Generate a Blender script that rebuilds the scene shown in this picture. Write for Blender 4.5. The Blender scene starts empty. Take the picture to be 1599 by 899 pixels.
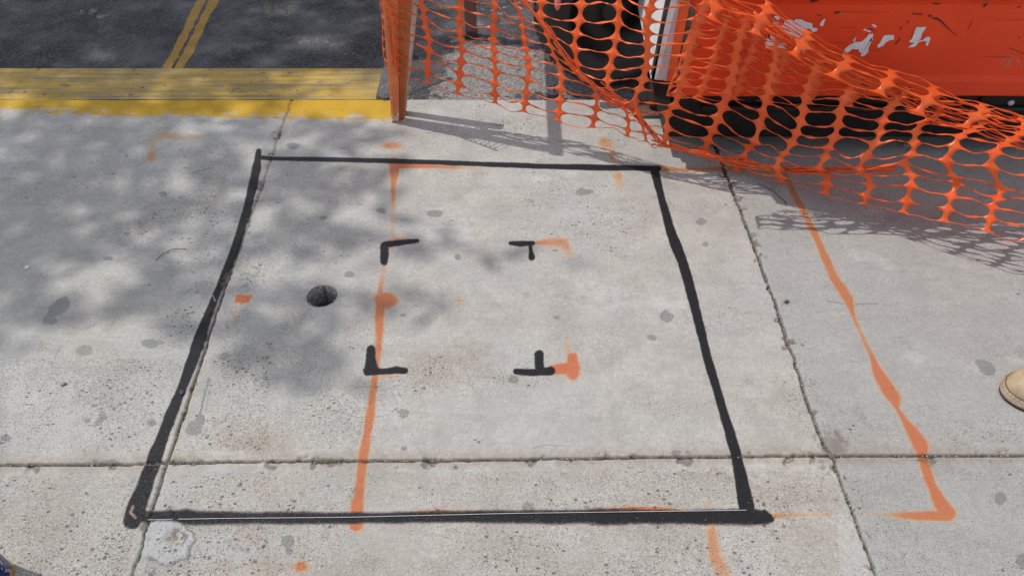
import bpy, bmesh, math, random
import numpy as np
from mathutils import Vector, Matrix

random.seed(7); rng = np.random.default_rng(7)
scene = bpy.context.scene
col = scene.collection
R = math.radians

# ---------------------------------------------------------------- camera
PITCH, F, CH = 46.06, 1170.0, 1.5
cam_d = bpy.data.cameras.new('camera'); cam = bpy.data.objects.new('camera', cam_d); col.objects.link(cam)
cam.location = (0, 0, CH); cam.rotation_euler = (R(90-PITCH), 0, 0)
cam_d.sensor_width = 36; cam_d.lens = 36*F/1599; cam_d.clip_start = .02; cam_d.clip_end = 500
scene.camera = cam
# ---------------------------------------------------------------- light
SUN_EL = 62.0; SDX, SDY = .949, -.316                     # direction the shadows fall on the ground
w = bpy.data.worlds.new('World'); scene.world = w; w.use_nodes = True
nt = w.node_tree; bg = nt.nodes['Background']; sky = nt.nodes.new('ShaderNodeTexSky')
sky.sky_type = 'NISHITA'; sky.sun_disc = False; sky.sun_elevation = R(SUN_EL); sky.sun_rotation = math.atan2(-SDX, -SDY)
hs = nt.nodes.new('ShaderNodeHueSaturation'); hs.inputs['Saturation'].default_value = .36       # thin city haze: a paler blue
nt.links.new(sky.outputs[0], hs.inputs['Color']); nt.links.new(hs.outputs[0], bg.inputs[0]); bg.inputs[1].default_value = .14
sl = bpy.data.lights.new('sun', 'SUN'); so = bpy.data.objects.new('sun', sl); col.objects.link(so)
sl.energy = 2.2; sl.angle = R(.53); sl.color = (1, .945, .865)
ce, se = math.cos(R(SUN_EL)), math.sin(R(SUN_EL))
SUNV = Vector((SDX*ce, SDY*ce, -se)); so.rotation_euler = SUNV.to_track_quat('-Z', 'Y').to_euler()
COT = ce/se
scene.view_settings.view_transform = 'Standard'; scene.view_settings.look = 'None'
scene.view_settings.exposure = .38; scene.view_settings.gamma = 1
scene.render.engine = 'CYCLES'

# ---------------------------------------------------------------- helpers
cp, sp = math.cos(R(PITCH)), math.sin(R(PITCH))
def project(X, Y, Z=0.0):
    d = Y*cp + (CH-Z)*sp; u = Y*sp - (CH-Z)*cp
    return 799.5 + F*X/d, 449.5 - F*u/d
def ray(px, py):
    a = (px-799.5)/F; b = (449.5-py)/F
    return Vector((a, cp + b*sp, -sp + b*cp))
def ground(px, py, z=0.0):
    r = ray(px, py); t = (z-CH)/r.z; return Vector((r.x*t, r.y*t, z))
def atY(px, py, Y):
    r = ray(px, py); t = Y/r.y; return Vector((r.x*t, Y, CH+r.z*t))
def atX(px, py, X):
    r = ray(px, py); t = X/r.x; return Vector((X, r.y*t, CH+r.z*t))

def tag(o, label=None, cat=None, group=None, kind=None):
    for k, v in (('label', label), ('category', cat), ('group', group), ('kind', kind)):
        if v: o[k] = v
    return o
def empty(name, loc=(0, 0, 0)):
    o = bpy.data.objects.new(name, None); col.objects.link(o); o.location = loc; o.empty_display_size = .05; return o
def link(name, verts, faces, mat, parent=None, smooth=False, mats=None):
    me = bpy.data.meshes.new(name); me.from_pydata([tuple(v) for v in verts], [], faces); me.validate(); me.update()
    for m in (mats or [mat]): me.materials.append(m)
    if smooth: me.polygons.foreach_set('use_smooth', [True]*len(me.polygons))
    o = bpy.data.objects.new(name, me); col.objects.link(o)
    if parent:
        o.parent = parent
        o.matrix_parent_inverse = Matrix.Translation(parent.location).inverted()
    return o
class MB:
    def __init__(s): s.v = []; s.f = []
    def add(s, vs, fs):
        n = len(s.v); s.v += [Vector(v) for v in vs]; s.f += [tuple(i+n for i in f) for f in fs]; return s
    def hexa(s, b, t):                                     # two quads, bottom and top, same winding
        return s.add(list(b)+list(t), [(3,2,1,0),(4,5,6,7),(0,1,5,4),(1,2,6,5),(2,3,7,6),(3,0,4,7)])
    def box(s, x0, x1, y0, y1, z0, z1):
        q = [(x0,y0),(x1,y0),(x1,y1),(x0,y1)]
        return s.hexa([(a,b,z0) for a,b in q], [(a,b,z1) for a,b in q])
    def tube(s, pts, rad, n=8, cap=True):
        pts = [Vector(p) for p in pts]; m = len(pts); rr = rad if hasattr(rad, '__len__') else [rad]*m
        vs = []; up = Vector((.13, .31, .94))
        for i, p in enumerate(pts):
            t = (pts[min(i+1, m-1)]-pts[max(i-1, 0)]).normalized()
            a = t.cross(up)
            if a.length < .15: a = t.cross(Vector((1, 0, 0)))
            a.normalize(); b = t.cross(a)
            for k in range(n):
                th = 2*math.pi*k/n; vs.append(p + (a*math.cos(th)+b*math.sin(th))*rr[i])
        fs = [(i*n+k, i*n+(k+1) % n, (i+1)*n+(k+1) % n, (i+1)*n+k) for i in range(m-1) for k in range(n)]
        if cap: fs += [tuple(range(n)), tuple(reversed(range((m-1)*n, m*n)))]
        return s.add(vs, fs)
    def lathe(s, prof, c, axis='Z', n=48, cap=True):       # prof: (radius, along)
        vs = []
        for r, h in prof:
            for k in range(n):
                th = 2*math.pi*k/n; a, b = r*math.cos(th), r*math.sin(th)
                vs.append(Vector(c) + (Vector((a, b, h)) if axis == 'Z' else Vector((a, h, b))))
        m = len(prof); fs = [(i*n+k, i*n+(k+1) % n, (i+1)*n+(k+1) % n, (i+1)*n+k) for i in range(m-1) for k in range(n)]
        if cap: fs += [tuple(range(n)), tuple(reversed(range((m-1)*n, m*n)))]
        return s.add(vs, fs)
    def build(s, name, mat, parent=None, smooth=False, bevel=0):
        o = link(name, s.v, s.f, mat, parent, smooth)
        bm = bmesh.new(); bm.from_mesh(o.data); bmesh.ops.recalc_face_normals(bm, faces=bm.faces); bm.to_mesh(o.data); bm.free()
        if bevel:
            b = o.modifiers.new('bevel', 'BEVEL'); b.width = bevel; b.segments = 2; b.limit_method = 'ANGLE'
        return o
def slab(poly, thick, nrm):                                # flat polygon with a little thickness
    poly = [Vector(p) for p in poly]; n = len(poly); nrm = Vector(nrm)*thick
    return [p for p in poly]+[p+nrm for p in poly], [tuple(range(n)), tuple(reversed(range(n, 2*n)))]+[(i, (i+1) % n, n+(i+1) % n, n+i) for i in range(n)]

def vnoise(x, y, s, seed=0):                               # value noise, s = cell size in metres, result 0..1
    r = np.random.default_rng(seed+991); T = r.random((256, 256))
    x = x/s+500; y = y/s+500; xi = np.floor(x).astype(int); yi = np.floor(y).astype(int)
    fx = x-xi; fy = y-yi; fx = fx*fx*(3-2*fx); fy = fy*fy*(3-2*fy)
    g = lambda a, b: T[a & 255, b & 255]
    return (g(xi,yi)*(1-fx)+g(xi+1,yi)*fx)*(1-fy)+(g(xi,yi+1)*(1-fx)+g(xi+1,yi+1)*fx)*fy
def fnoise(x, y, s, seed=0):
    return (vnoise(x,y,s,seed)*.5+vnoise(x,y,s/2.1,seed+1)*.3+vnoise(x,y,s/4.3,seed+2)*.2)
def sstep(a, b, x):
    t = np.clip((x-a)/(b-a), 0, 1); return t*t*(3-2*t)

# ---------------------------------------------------------------- material kit
def newmat(name):
    m = bpy.data.materials.new(name); m.use_nodes = True; t = m.node_tree
    return m, t, t.nodes['Principled BSDF']
class NK:
    def __init__(s, t): s.t = t; s.tc = t.nodes.new('ShaderNodeTexCoord').outputs['Object']
    def n(s, typ, ins=(), **kw):
        nd = s.t.nodes.new('ShaderNode'+typ)
        for k, v in kw.items(): setattr(nd, k, v)
        for k, v in (ins.items() if isinstance(ins, dict) else enumerate(ins)):
            if v is None: continue
            if isinstance(v, bpy.types.NodeSocket): s.t.links.new(v, nd.inputs[k])
            else: nd.inputs[k].default_value = v
        return nd
    def m(s, op, a, b=None, c=None, clamp=False): 
        nd = s.n('Math', (a, b, c), operation=op); nd.use_clamp = clamp; return nd.outputs[0]
    def mul(s, a, b): return s.m('MULTIPLY', a, b)
    def add(s, a, b): return s.m('ADD', a, b)
    def vec(s, sx=1, sy=1, sz=1): return s.n('Mapping', {'Vector': s.tc, 'Scale': (sx, sy, sz)}).outputs[0]
    def noise(s, sc, det=3, rough=.55, vec=None, dist=0):
        return s.n('TexNoise', {'Vector': vec or s.tc, 'Scale': sc, 'Detail': det, 'Roughness': rough, 'Distortion': dist}).outputs['Fac']
    def rng(s, v, a, b, c=0.0, d=1.0, smooth=True):
        nd = s.n('MapRange', {'Value': v, 'From Min': a, 'From Max': b, 'To Min': c, 'To Max': d})
        if smooth: nd.interpolation_type = 'SMOOTHSTEP'
        return nd.outputs[0]
    def mix(s, f, a, b, mode='MIX'):
        nd = s.n('Mix', data_type='RGBA', blend_type=mode)
        for i, v in ((0, f), (6, a), (7, b)):
            if isinstance(v, bpy.types.NodeSocket): s.t.links.new(v, nd.inputs[i])
            else: nd.inputs[i].default_value = v if i == 0 else (*v, 1)
        return nd.outputs[2]
    def attr(s, name):
        a = s.n('Attribute', attribute_name=name); sc = s.n('SeparateColor', (a.outputs['Color'],))
        return sc.outputs[0], sc.outputs[1], sc.outputs[2], a.outputs['Alpha']
    def pits(s, scale, thr, sx=.7, soft=.25, dens=None):
        v = s.n('TexVoronoi', {'Vector': s.vec(sx, 1, 1), 'Scale': scale, 'Randomness': 1.0})
        rnd = s.n('SeparateColor', (v.outputs['Color'],)).outputs[0]
        if dens is not None: rnd = s.add(rnd, dens)
        rad = s.m('MINIMUM', s.mul(s.m('SUBTRACT', rnd, thr, clamp=True), .42/(1-thr)), .40)
        jag = s.mul(s.m('SUBTRACT', s.noise(scale*2.2, 1), .5), .25)
        d = s.m('SUBTRACT', rad, s.add(v.outputs['Distance'], jag))
        return s.rng(d, -.02, soft*.4)
    def bump(s, bsdf, h, dist, strength=1.0):
        b = s.n('Bump', {'Height': h, 'Distance': dist, 'Strength': strength}); s.t.links.new(b.outputs[0], bsdf.inputs['Normal'])
    def out(s, bsdf, **kw):
        for k, v in kw.items():
            k = k.replace('_', ' ')
            if isinstance(v, bpy.types.NodeSocket): s.t.links.new(v, bsdf.inputs[k])
            else: bsdf.inputs[k].default_value = (*v, 1) if hasattr(v, '__len__') and len(v) == 3 and k != 'Normal' else v

def plain(name, c, rough=.5, metal=0, var=.25, sc=30, bump=.0, bsc=200, dirt=None, spec=.5):
    m, t, b = newmat(name); k = NK(t)
    f = k.noise(sc, 4, .6); c2 = tuple(x*(1-var) for x in c); c3 = tuple(min(1, x*(1+var)) for x in c)
    cc = k.mix(k.rng(f, .3, .7), c2, c3)
    if dirt: cc = k.mix(k.rng(k.noise(sc*.35, 5, .65), .5, .72), cc, dirt)
    k.out(b, Base_Color=cc, Roughness=k.rng(k.noise(sc*1.7, 3), .2, .8, max(.05, rough-.12), min(1, rough+.12)), Metallic=metal, Specular_IOR_Level=spec)
    if bump: k.bump(b, k.noise(bsc, 4, .6), bump)
    return m

# ---- concrete with its paint, stains and grooves carried as vertex attributes
def concrete_mat():
    m, t, b = newmat('concrete'); k = NK(t)
    blk, org, red, yel = k.attr('paint'); grv, gum, brn, pla = k.attr('stain'); rgh, blu, lum, wh = k.attr('zone')
    n1 = k.noise(1.6, 4, .6); n2 = k.noise(11, 5, .62); n3 = k.noise(70, 4, .7); n4 = k.noise(420, 3, .75)
    broom = k.noise(60, 3, .6, k.vec(.22, 2.4, 1))
    c = k.mix(k.rng(n2, .32, .68), (.37, .357, .33), (.50, .485, .452))
    c = k.mix(k.rng(n1, .35, .65, 0, .55), c, (.44, .452, .455)); c = k.mix(k.rng(k.noise(4.3, 5, .68), .5, .68, 0, .5), c, (.335, .325, .305)); c = k.mix(k.rng(k.noise(7.7, 4, .6), .55, .7, 0, .35), c, (.56, .555, .54))
    c = k.mix(k.mul(blu, .55), c, (.40, .425, .425))
    c = k.mix(k.mul(k.rng(n3, .25, .75), .40), c, (.26, .255, .24))
    c = k.mix(k.rng(n3, .60, .78, 0, .4), c, (.68, .66, .62))
    c = k.mix(k.rng(k.noise(9, 5, .65, k.vec(.45, 1.7, 1), .6), .52, .70, 0, .42), c, (.30, .295, .28))
    c = k.mix(k.rng(broom, .52, .75, 0, .28), c, (.24, .24, .235))
    c = k.mix(k.rng(n4, .52, .72, 0, .72), c, (.17, .168, .16))
    c = k.mix(k.rng(n4, .46, .28, 0, .6), c, (.74, .72, .69))
    n5 = k.noise(210, 4, .8, k.vec(.8, 1.2, 1)); gy = k.rng(k.add(rgh, k.mul(k.m('SUBTRACT', k.noise(12, 3), .5), .9)), .3, .75, .25, 1)
    c = k.mix(k.mul(gy, k.rng(n5, .53, .66, 0, .8)), c, (.15, .147, .138)); c = k.mix(k.mul(gy, k.rng(n5, .46, .34, 0, .5)), c, (.70, .68, .64))
    gm1 = k.mul(k.rng(k.add(k.noise(5.5, 6, .74), k.mul(k.m('SUBTRACT', rgh, .5), .12)), .53, .66), k.rng(n5, .36, .60, .25, 1))
    c = k.mix(k.mul(gm1, .55), c, (.20, .19, .168))
    c = k.mix(k.rng(k.noise(3.1, 6, .7, k.vec(.8, 1.3, 1)), .56, .68, 0, .38), c, (.60, .605, .60))
    c = k.mix(k.mul(brn, k.rng(n3, .25, .6, .35, .9)), c, (.25, .165, .09))
    c = k.mix(k.mul(pla, k.rng(n3, .1, .5, .75, 1)), c, (.40, .41, .41))
    c = k.mix(lum, (0, 0, 0), c); c = k.mix(wh, c, (.62, .62, .60))
    edge = k.mul(k.m('SUBTRACT', k.noise(260, 3, .7), .5), .5)
    gm = k.mul(k.rng(k.add(gum, k.mul(edge, .6)), .08, .34), .62)
    c = k.mix(gm, c, (.15, .155, .165))
    # paints: spray paint leaves the pores bare
    grain = k.noise(300, 4, .75)
    og = k.rng(k.add(org, k.mul(k.m('SUBTRACT', grain, .5), 1.2)), .07, .86, 0, .88)
    oc = k.mix(red, (.41, .155, .052), (.47, .118, .036)); oc = k.mix(k.rng(org, .80, .3), oc, (.52, .29, .09))
    oc = k.mix(k.rng(n3, .45, .72, 0, .35), oc, (.42, .19, .13))
    c = k.mix(og, c, oc)
    ye = k.rng(k.add(yel, k.mul(k.m('SUBTRACT', k.noise(26, 5, .7, k.vec(.45, 1.5, 1)), .5), 1.5)), .38, .56, 0, .95)
    c = k.mix(ye, c, k.mix(n2, (.42, .25, .012), (.57, .345, .02))); c = k.mix(k.mul(ye, k.rng(k.noise(20, 6, .75), .55, .68, 0, .6)), c, (.20, .17, .11))
    spk = k.mul(k.rng(n5, .50, .62), k.rng(blk, .98, .75, .05, .45))
    bl = k.rng(k.add(blk, k.mul(k.m('SUBTRACT', grain, .5), .7)), .10, .78, 0, .985)
    c = k.mix(bl, c, k.mix(k.rng(n4, .45, .8), (.006, .007, .010), (.020, .022, .032)))
    c = k.mix(k.mul(k.mul(spk, bl), .8), c, (.17, .17, .175))
    dens = k.add(k.mul(k.m('SUBTRACT', k.noise(7, 5, .7), .52), .75), k.mul(k.m('SUBTRACT', rgh, .55), .30))
    p1 = k.pits(150, .985, .62, .28, dens); p2 = k.pits(320, .86, .75, .4, dens); p3 = k.pits(430, .74, .7, .6, dens)
    pp = k.m('MAXIMUM', k.mul(p1, .9), k.m('MAXIMUM', k.mul(p2, .78), k.mul(p3, .6)))
    c = k.mix(k.mul(pp, .76), c, (.075, .074, .074))
    c = k.mix(k.mul(grv, .93), c, k.mix(k.rng(n3, .4, .7), (.05, .047, .042), (.19, .175, .155)))
    rr = k.mix(bl, (.9, .9, .9), (.55, .55, .55)); rr = k.mix(gm, rr, (.6, .6, .6))
    k.out(b, Base_Color=c, Roughness=k.n('SeparateColor', (rr,)).outputs[0], Specular_IOR_Level=.18)
    h = k.add(k.mul(n3, .9), k.add(k.mul(n4, .55), k.mul(broom, .5))); h = k.m('SUBTRACT', h, k.mul(pp, 1.3))
    k.bump(b, h, .0026)
    return m
def road_mat():
    m, t, b = newmat('asphalt'); k = NK(t)
    blk, org, red, yel = k.attr('paint'); grv, gum, pale, pla = k.attr('stain')
    v = k.n('TexVoronoi', {'Vector': k.tc, 'Scale': 150.0}); cell = k.n('SeparateColor', (v.outputs['Color'],)).outputs[0]
    n2 = k.noise(4.5, 5, .65); n3 = k.noise(85, 4, .7); n4 = k.noise(330, 3, .7)
    c = k.mix(k.rng(n2, .36, .64), (.026, .027, .030), (.088, .090, .096)); c = k.mix(k.rng(k.noise(1.7, 3), .4, .65, 0, .4), c, (.03, .031, .034))
    c = k.mix(k.rng(cell, .55, 1, 0, .4), c, (.16, .16, .165))
    c = k.mix(k.rng(n4, .5, .75, 0, .7), c, (.025, .025, .028))
    pc = k.mix(k.rng(n3, .38, .66), (.19, .185, .178), (.40, .385, .36))
    pc = k.mix(k.rng(n4, .5, .68, 0, .85), pc, (.055, .055, .06))
    pm = k.rng(k.add(pale, k.mul(k.m('SUBTRACT', k.noise(22, 5, .72), .5), 1.6)), .35, .62)
    c = k.mix(k.mul(pm, .85), c, pc)
    ye = k.rng(k.add(yel, k.mul(k.m('SUBTRACT', k.noise(30, 5, .75), .5), 1.0)), .32, .6, 0, .85)
    c = k.mix(k.mul(ye, .85), c, (.42, .24, .035))
    c = k.mix(k.mul(k.pits(70, .84, .8, .4), .85), c, (.018, .018, .02))
    c = k.mix(grv, c, (.03, .03, .03))
    k.out(b, Base_Color=c, Roughness=.88, Specular_IOR_Level=.3)
    k.bump(b, k.add(k.mul(v.outputs['Distance'], -.8), k.add(n3, k.mul(n4, .6))), .0035)
    return m
def kerb_mat():
    m, t, b = newmat('yellow kerb paint'); k = NK(t)
    st = k.noise(9, 6, .7, k.vec(.35, 9, 1)); n3 = k.noise(60, 4, .7, k.vec(.6, 1.3, 1)); n4 = k.noise(300, 3, .7)
    c = k.mix(k.rng(n4, .3, .7), (.15, .145, .13), (.28, .265, .24))
    ye = k.rng(k.add(k.mul(st, .7), k.mul(n3, .45)), .43, .64, .22, .93)
    yc = k.mix(k.rng(k.noise(7, 4, .6, k.vec(.5, 3, 1)), .35, .66), (.33, .215, .030), (.53, .335, .026))
    c = k.mix(ye, c, yc)
    c = k.mix(k.rng(k.noise(3.2, 5, .7, k.vec(.35, 12, 1)), .53, .60, 0, .62), c, (.13, .12, .095))
    c = k.mix(k.rng(k.noise(13, 6, .75, k.vec(.7, 1.6, 1)), .56, .68, 0, .75), c, (.10, .095, .08)); c = k.mix(k.rng(n4, .55, .7, 0, .45), c, (.09, .085, .07))
    c = k.mix(k.mul(k.pits(75, .86, .5, .4), .85), c, (.045, .04, .03))
    k.out(b, Base_Color=c, Roughness=.75, Specular_IOR_Level=.35); k.bump(b, k.add(st, k.mul(n3, .8)), .004)
    return m
M = {}
M['concrete'] = concrete_mat(); M['road'] = road_mat(); M['kerb'] = kerb_mat()
def net_mat():
    m, t, b = newmat('orange net plastic'); k = NK(t)
    n = k.noise(14, 3); n2 = k.noise(160, 3)
    c = k.mix(k.rng(n, .3, .7), (.84, .125, .022), (.92, .185, .042))
    c = k.mix(k.rng(n2, .6, .8, 0, .25), c, (.45, .16, .08))
    k.out(b, Base_Color=c, Roughness=.30, Specular_IOR_Level=.6)
    tr = k.n('BsdfTranslucent', {'Color': (.98, .19, .03, 1)}); mx = k.n('MixShader', {0: .34})
    t.links.new(b.outputs[0], mx.inputs[1]); t.links.new(tr.outputs[0], mx.inputs[2])
    o = t.nodes['Material Output']; t.links.new(mx.outputs[0], o.inputs[0]); return m
M['net'] = net_mat()
def red_mat():
    m, t, b = newmat('red machine paint'); k = NK(t)
    n = k.noise(5, 4); n2 = k.noise(90, 4, .7)
    c = k.mix(k.rng(n, .3, .7), (.72, .056, .013), (.80, .070, .018))
    c = k.mix(k.rng(k.noise(3.3, 6, .75, k.vec(1.5, 1, 3)), .62, .74, 0, .3), c, (.50, .16, .10))
    c = k.mix(k.pits(28, .95, .8, .4), c, (.07, .02, .015))
    sc = k.rng(k.noise(7, 2, .4, k.vec(.6, 1, 9), 2.5), .70, .715, 0, .5); c = k.mix(sc, c, (.16, .03, .02))
    k.out(b, Base_Color=c, Roughness=k.rng(n2, .3, .7, .38, .5), Specular_IOR_Level=.25); k.bump(b, n, .004); return m
M['red'] = red_mat()
M['orange_bright'] = plain('bright orange plastic', (.80, .13, .03), .4, var=.12, dirt=(.45, .14, .07))
M['black'] = plain('black steel', (.008, .008, .009), .5, var=.3, dirt=(.022, .020, .017), spec=.25)
M['rubber'] = plain('tyre rubber', (.024, .024, .025), .55, var=.3, dirt=(.075, .07, .062), bump=.0006)
M['rim'] = plain('dark rim', (.008, .008, .009), .45, var=.3)
M['white'] = plain('white panel', (.72, .72, .71), .45, var=.06, dirt=(.50, .49, .47))
M['lilac'] = plain('galvanised post', (.50, .47, .53), .4, .2, var=.1, dirt=(.33, .30, .32))
M['grime_dark'] = plain('grimy hinge rubber', (.11, .11, .09), .7, var=.6, sc=60, bump=.002, bsc=90, dirt=(.03, .03, .028))
M['scuff'] = plain('pale scuff', (.55, .17, .12), .6, var=.3)
M['decal'] = plain('peeled white decal', (.68, .68, .72), .5, var=.08)
M['scratch'] = plain('black scratch', (.02, .013, .012), .6, var=.2)
M['rust'] = plain('rusty brown steel', (.10, .055, .045), .65, var=.3, dirt=(.25, .18, .14))
M['brownpost'] = plain('brown painted steel', (.17, .075, .07), .5, var=.18, sc=14)
M['lamp'] = plain('pink marker lens', (.75, .20, .18), .25, var=.05)
M['stone'] = plain('grit', (.25, .24, .22), .85, var=.5, sc=400)
M['whitestone'] = plain('white chip', (.7, .69, .66), .8, var=.1)
M['darkstone'] = plain('dark pebble', (.05, .05, .055), .8, var=.4, sc=300)
M['string'] = plain('white string', (.75, .75, .74), .7, var=.1)
M['twig'] = plain('twig', (.035, .035, .035), .7, var=.3)
M['leaf'] = plain('leaf', (.06, .10, .03), .5, var=.3); M['bark'] = plain('bark', (.12, .09, .07), .9, var=.3, bump=.01, bsc=40)
M['suede'] = plain('tan suede', (.36, .285, .185), .9, var=.16, sc=55, bump=.0009, bsc=500, dirt=(.45, .37, .26))
M['sole'] = plain('tan rubber sole', (.38, .29, .22), .7, var=.12, sc=60, dirt=(.28, .19, .13))
M['outsole'] = plain('dark outsole', (.05, .03, .022), .7)
M['lace'] = plain('brown lace', (.12, .07, .04), .8)
def legpaint(name, c, chip, thr=.62):
    m, t, b = newmat(name); k = NK(t); n = k.noise(28, 5, .7, k.vec(1, 1, .4)); n2 = k.noise(55, 5, .75)
    cc = k.mix(k.rng(n, .35, .7), c, tuple(x*.72 for x in c))
    sep = k.n('SeparateXYZ', (k.tc,)).outputs[2]
    low = k.rng(sep, .22, 0, 0, .16)
    cc = k.mix(k.rng(k.add(n2, low), thr, thr+.03), cc, chip)
    k.out(b, Base_Color=cc, Roughness=.5); k.bump(b, n2, .001); return m
M['leg'] = legpaint('weathered orange leg paint', (.74, .205, .065), (.55, .52, .48), .68)
M['legdark'] = legpaint('brown orange wood', (.50, .15, .045), (.36, .13, .05), .6)
M['legwhite'] = legpaint('flaking white board', (.66, .62, .55), (.28, .20, .14), .57)
def can_mat():
    m, t, b = newmat('navy can print'); k = NK(t)
    z = k.n('SeparateXYZ', (k.tc,)).outputs[2]; n = k.noise(70, 2, .5, k.vec(1.5, 1.5, .8))
    c = k.mix(k.rng(n, .60, .62), (.012, .02, .12), (.35, .40, .62))
    c = k.mix(k.rng(z, .016, .014), c, (.55, .33, .04))
    k.out(b, Base_Color=c, Roughness=.25, Metallic=.2); return m
M['can'] = can_mat(); M['tin'] = plain('tin', (.5, .5, .5), .3, .9); M['cap'] = plain('cap', (.03, .05, .3), .35)

# ---------------------------------------------------------------- ground sheets
def axis(f0, f1, step, a, b, g=1.35):
    core = list(np.arange(f0, f1+step*.5, step)); lo = []; x = f0; s = step
    while x > a: s *= g; x -= s; lo.append(max(x, a))
    hi = []; x = core[-1]; s = step
    while x < b: s *= g; x += s; hi.append(min(x, b))
    return np.array(lo[::-1]+core+hi)
def seg_paint(px, py, pts, soft=.35, wob=None, emin=.9, ws=1.0):
    """coverage 0..1 of a stroke through pts = (x, y, width[, alpha]), softened at its edges"""
    out = np.zeros_like(px)
    for a, b in zip(pts[:-1], pts[1:]):
        wa, wb = a[2], b[2]; aa = a[3] if len(a) > 3 else 1; ab = b[3] if len(b) > 3 else 1
        mw = max(wa, wb)*1.6+6
        idx = np.where((px > min(a[0], b[0])-mw) & (px < max(a[0], b[0])+mw) & (py > min(a[1], b[1])-mw) & (py < max(a[1], b[1])+mw))[0]
        if not len(idx): continue
        x, y = px[idx], py[idx]; dx, dy = b[0]-a[0], b[1]-a[1]; L = dx*dx+dy*dy+1e-9
        t = np.clip(((x-a[0])*dx+(y-a[1])*dy)/L, 0, 1)
        d = np.hypot(x-a[0]-t*dx, y-a[1]-t*dy); hw = (wa+(wb-wa)*t)/2*ws
        if wob is not None: hw = hw*(1+wob[idx])
        e = np.maximum(hw*soft, emin)
        v = (1-sstep(hw-e*.6, hw+e, d))*(aa+(ab-aa)*t)
        out[idx] = np.maximum(out[idx], v)
    return out
def blob(px, py, cx, cy, rx, ry, a=1, soft=.5, rot=0, wob=None):
    c, s = math.cos(R(rot)), math.sin(R(rot)); x, y = px-cx, py-cy
    d = np.hypot((x*c+y*s)/rx, (-x*s+y*c)/ry)
    if wob is not None: d = d*(1+wob)
    return a*(1-sstep(1-soft, 1+soft, d))
def grid_object(name, xs, ys, fn, mat, kind='structure'):
    X, Y = np.meshgrid(xs, ys); X = X.ravel().copy(); Y = Y.ravel().copy(); n = len(X)
    X, Y, Z, attrs = fn(X, Y)
    nx, ny = len(xs), len(ys); me = bpy.data.meshes.new(name)
    me.vertices.add(n); me.vertices.foreach_set('co', np.stack([X, Y, Z], 1).astype(np.float32).ravel())
    i = (np.arange(ny-1)[:, None]*nx+np.arange(nx-1)[None]).ravel(); q = np.stack([i, i+1, i+nx+1, i+nx], 1).astype(np.int32)
    nf = len(q); me.loops.add(nf*4); me.loops.foreach_set('vertex_index', q.ravel())
    me.polygons.add(nf); me.polygons.foreach_set('loop_start', np.arange(0, nf*4, 4, dtype=np.int32)); me.polygons.foreach_set('loop_total', np.full(nf, 4, np.int32))
    me.polygons.foreach_set('use_smooth', np.ones(nf, bool)); me.update(calc_edges=True)
    for an, arr in attrs.items():
        a = me.attributes.new(an, 'FLOAT_COLOR', 'POINT'); a.data.foreach_set('color', np.clip(np.stack(arr, 1), 0, 1).astype(np.float32).ravel())
    me.materials.append(mat); o = bpy.data.objects.new(name, me); col.objects.link(o); tag(o, kind=kind); return o

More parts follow.
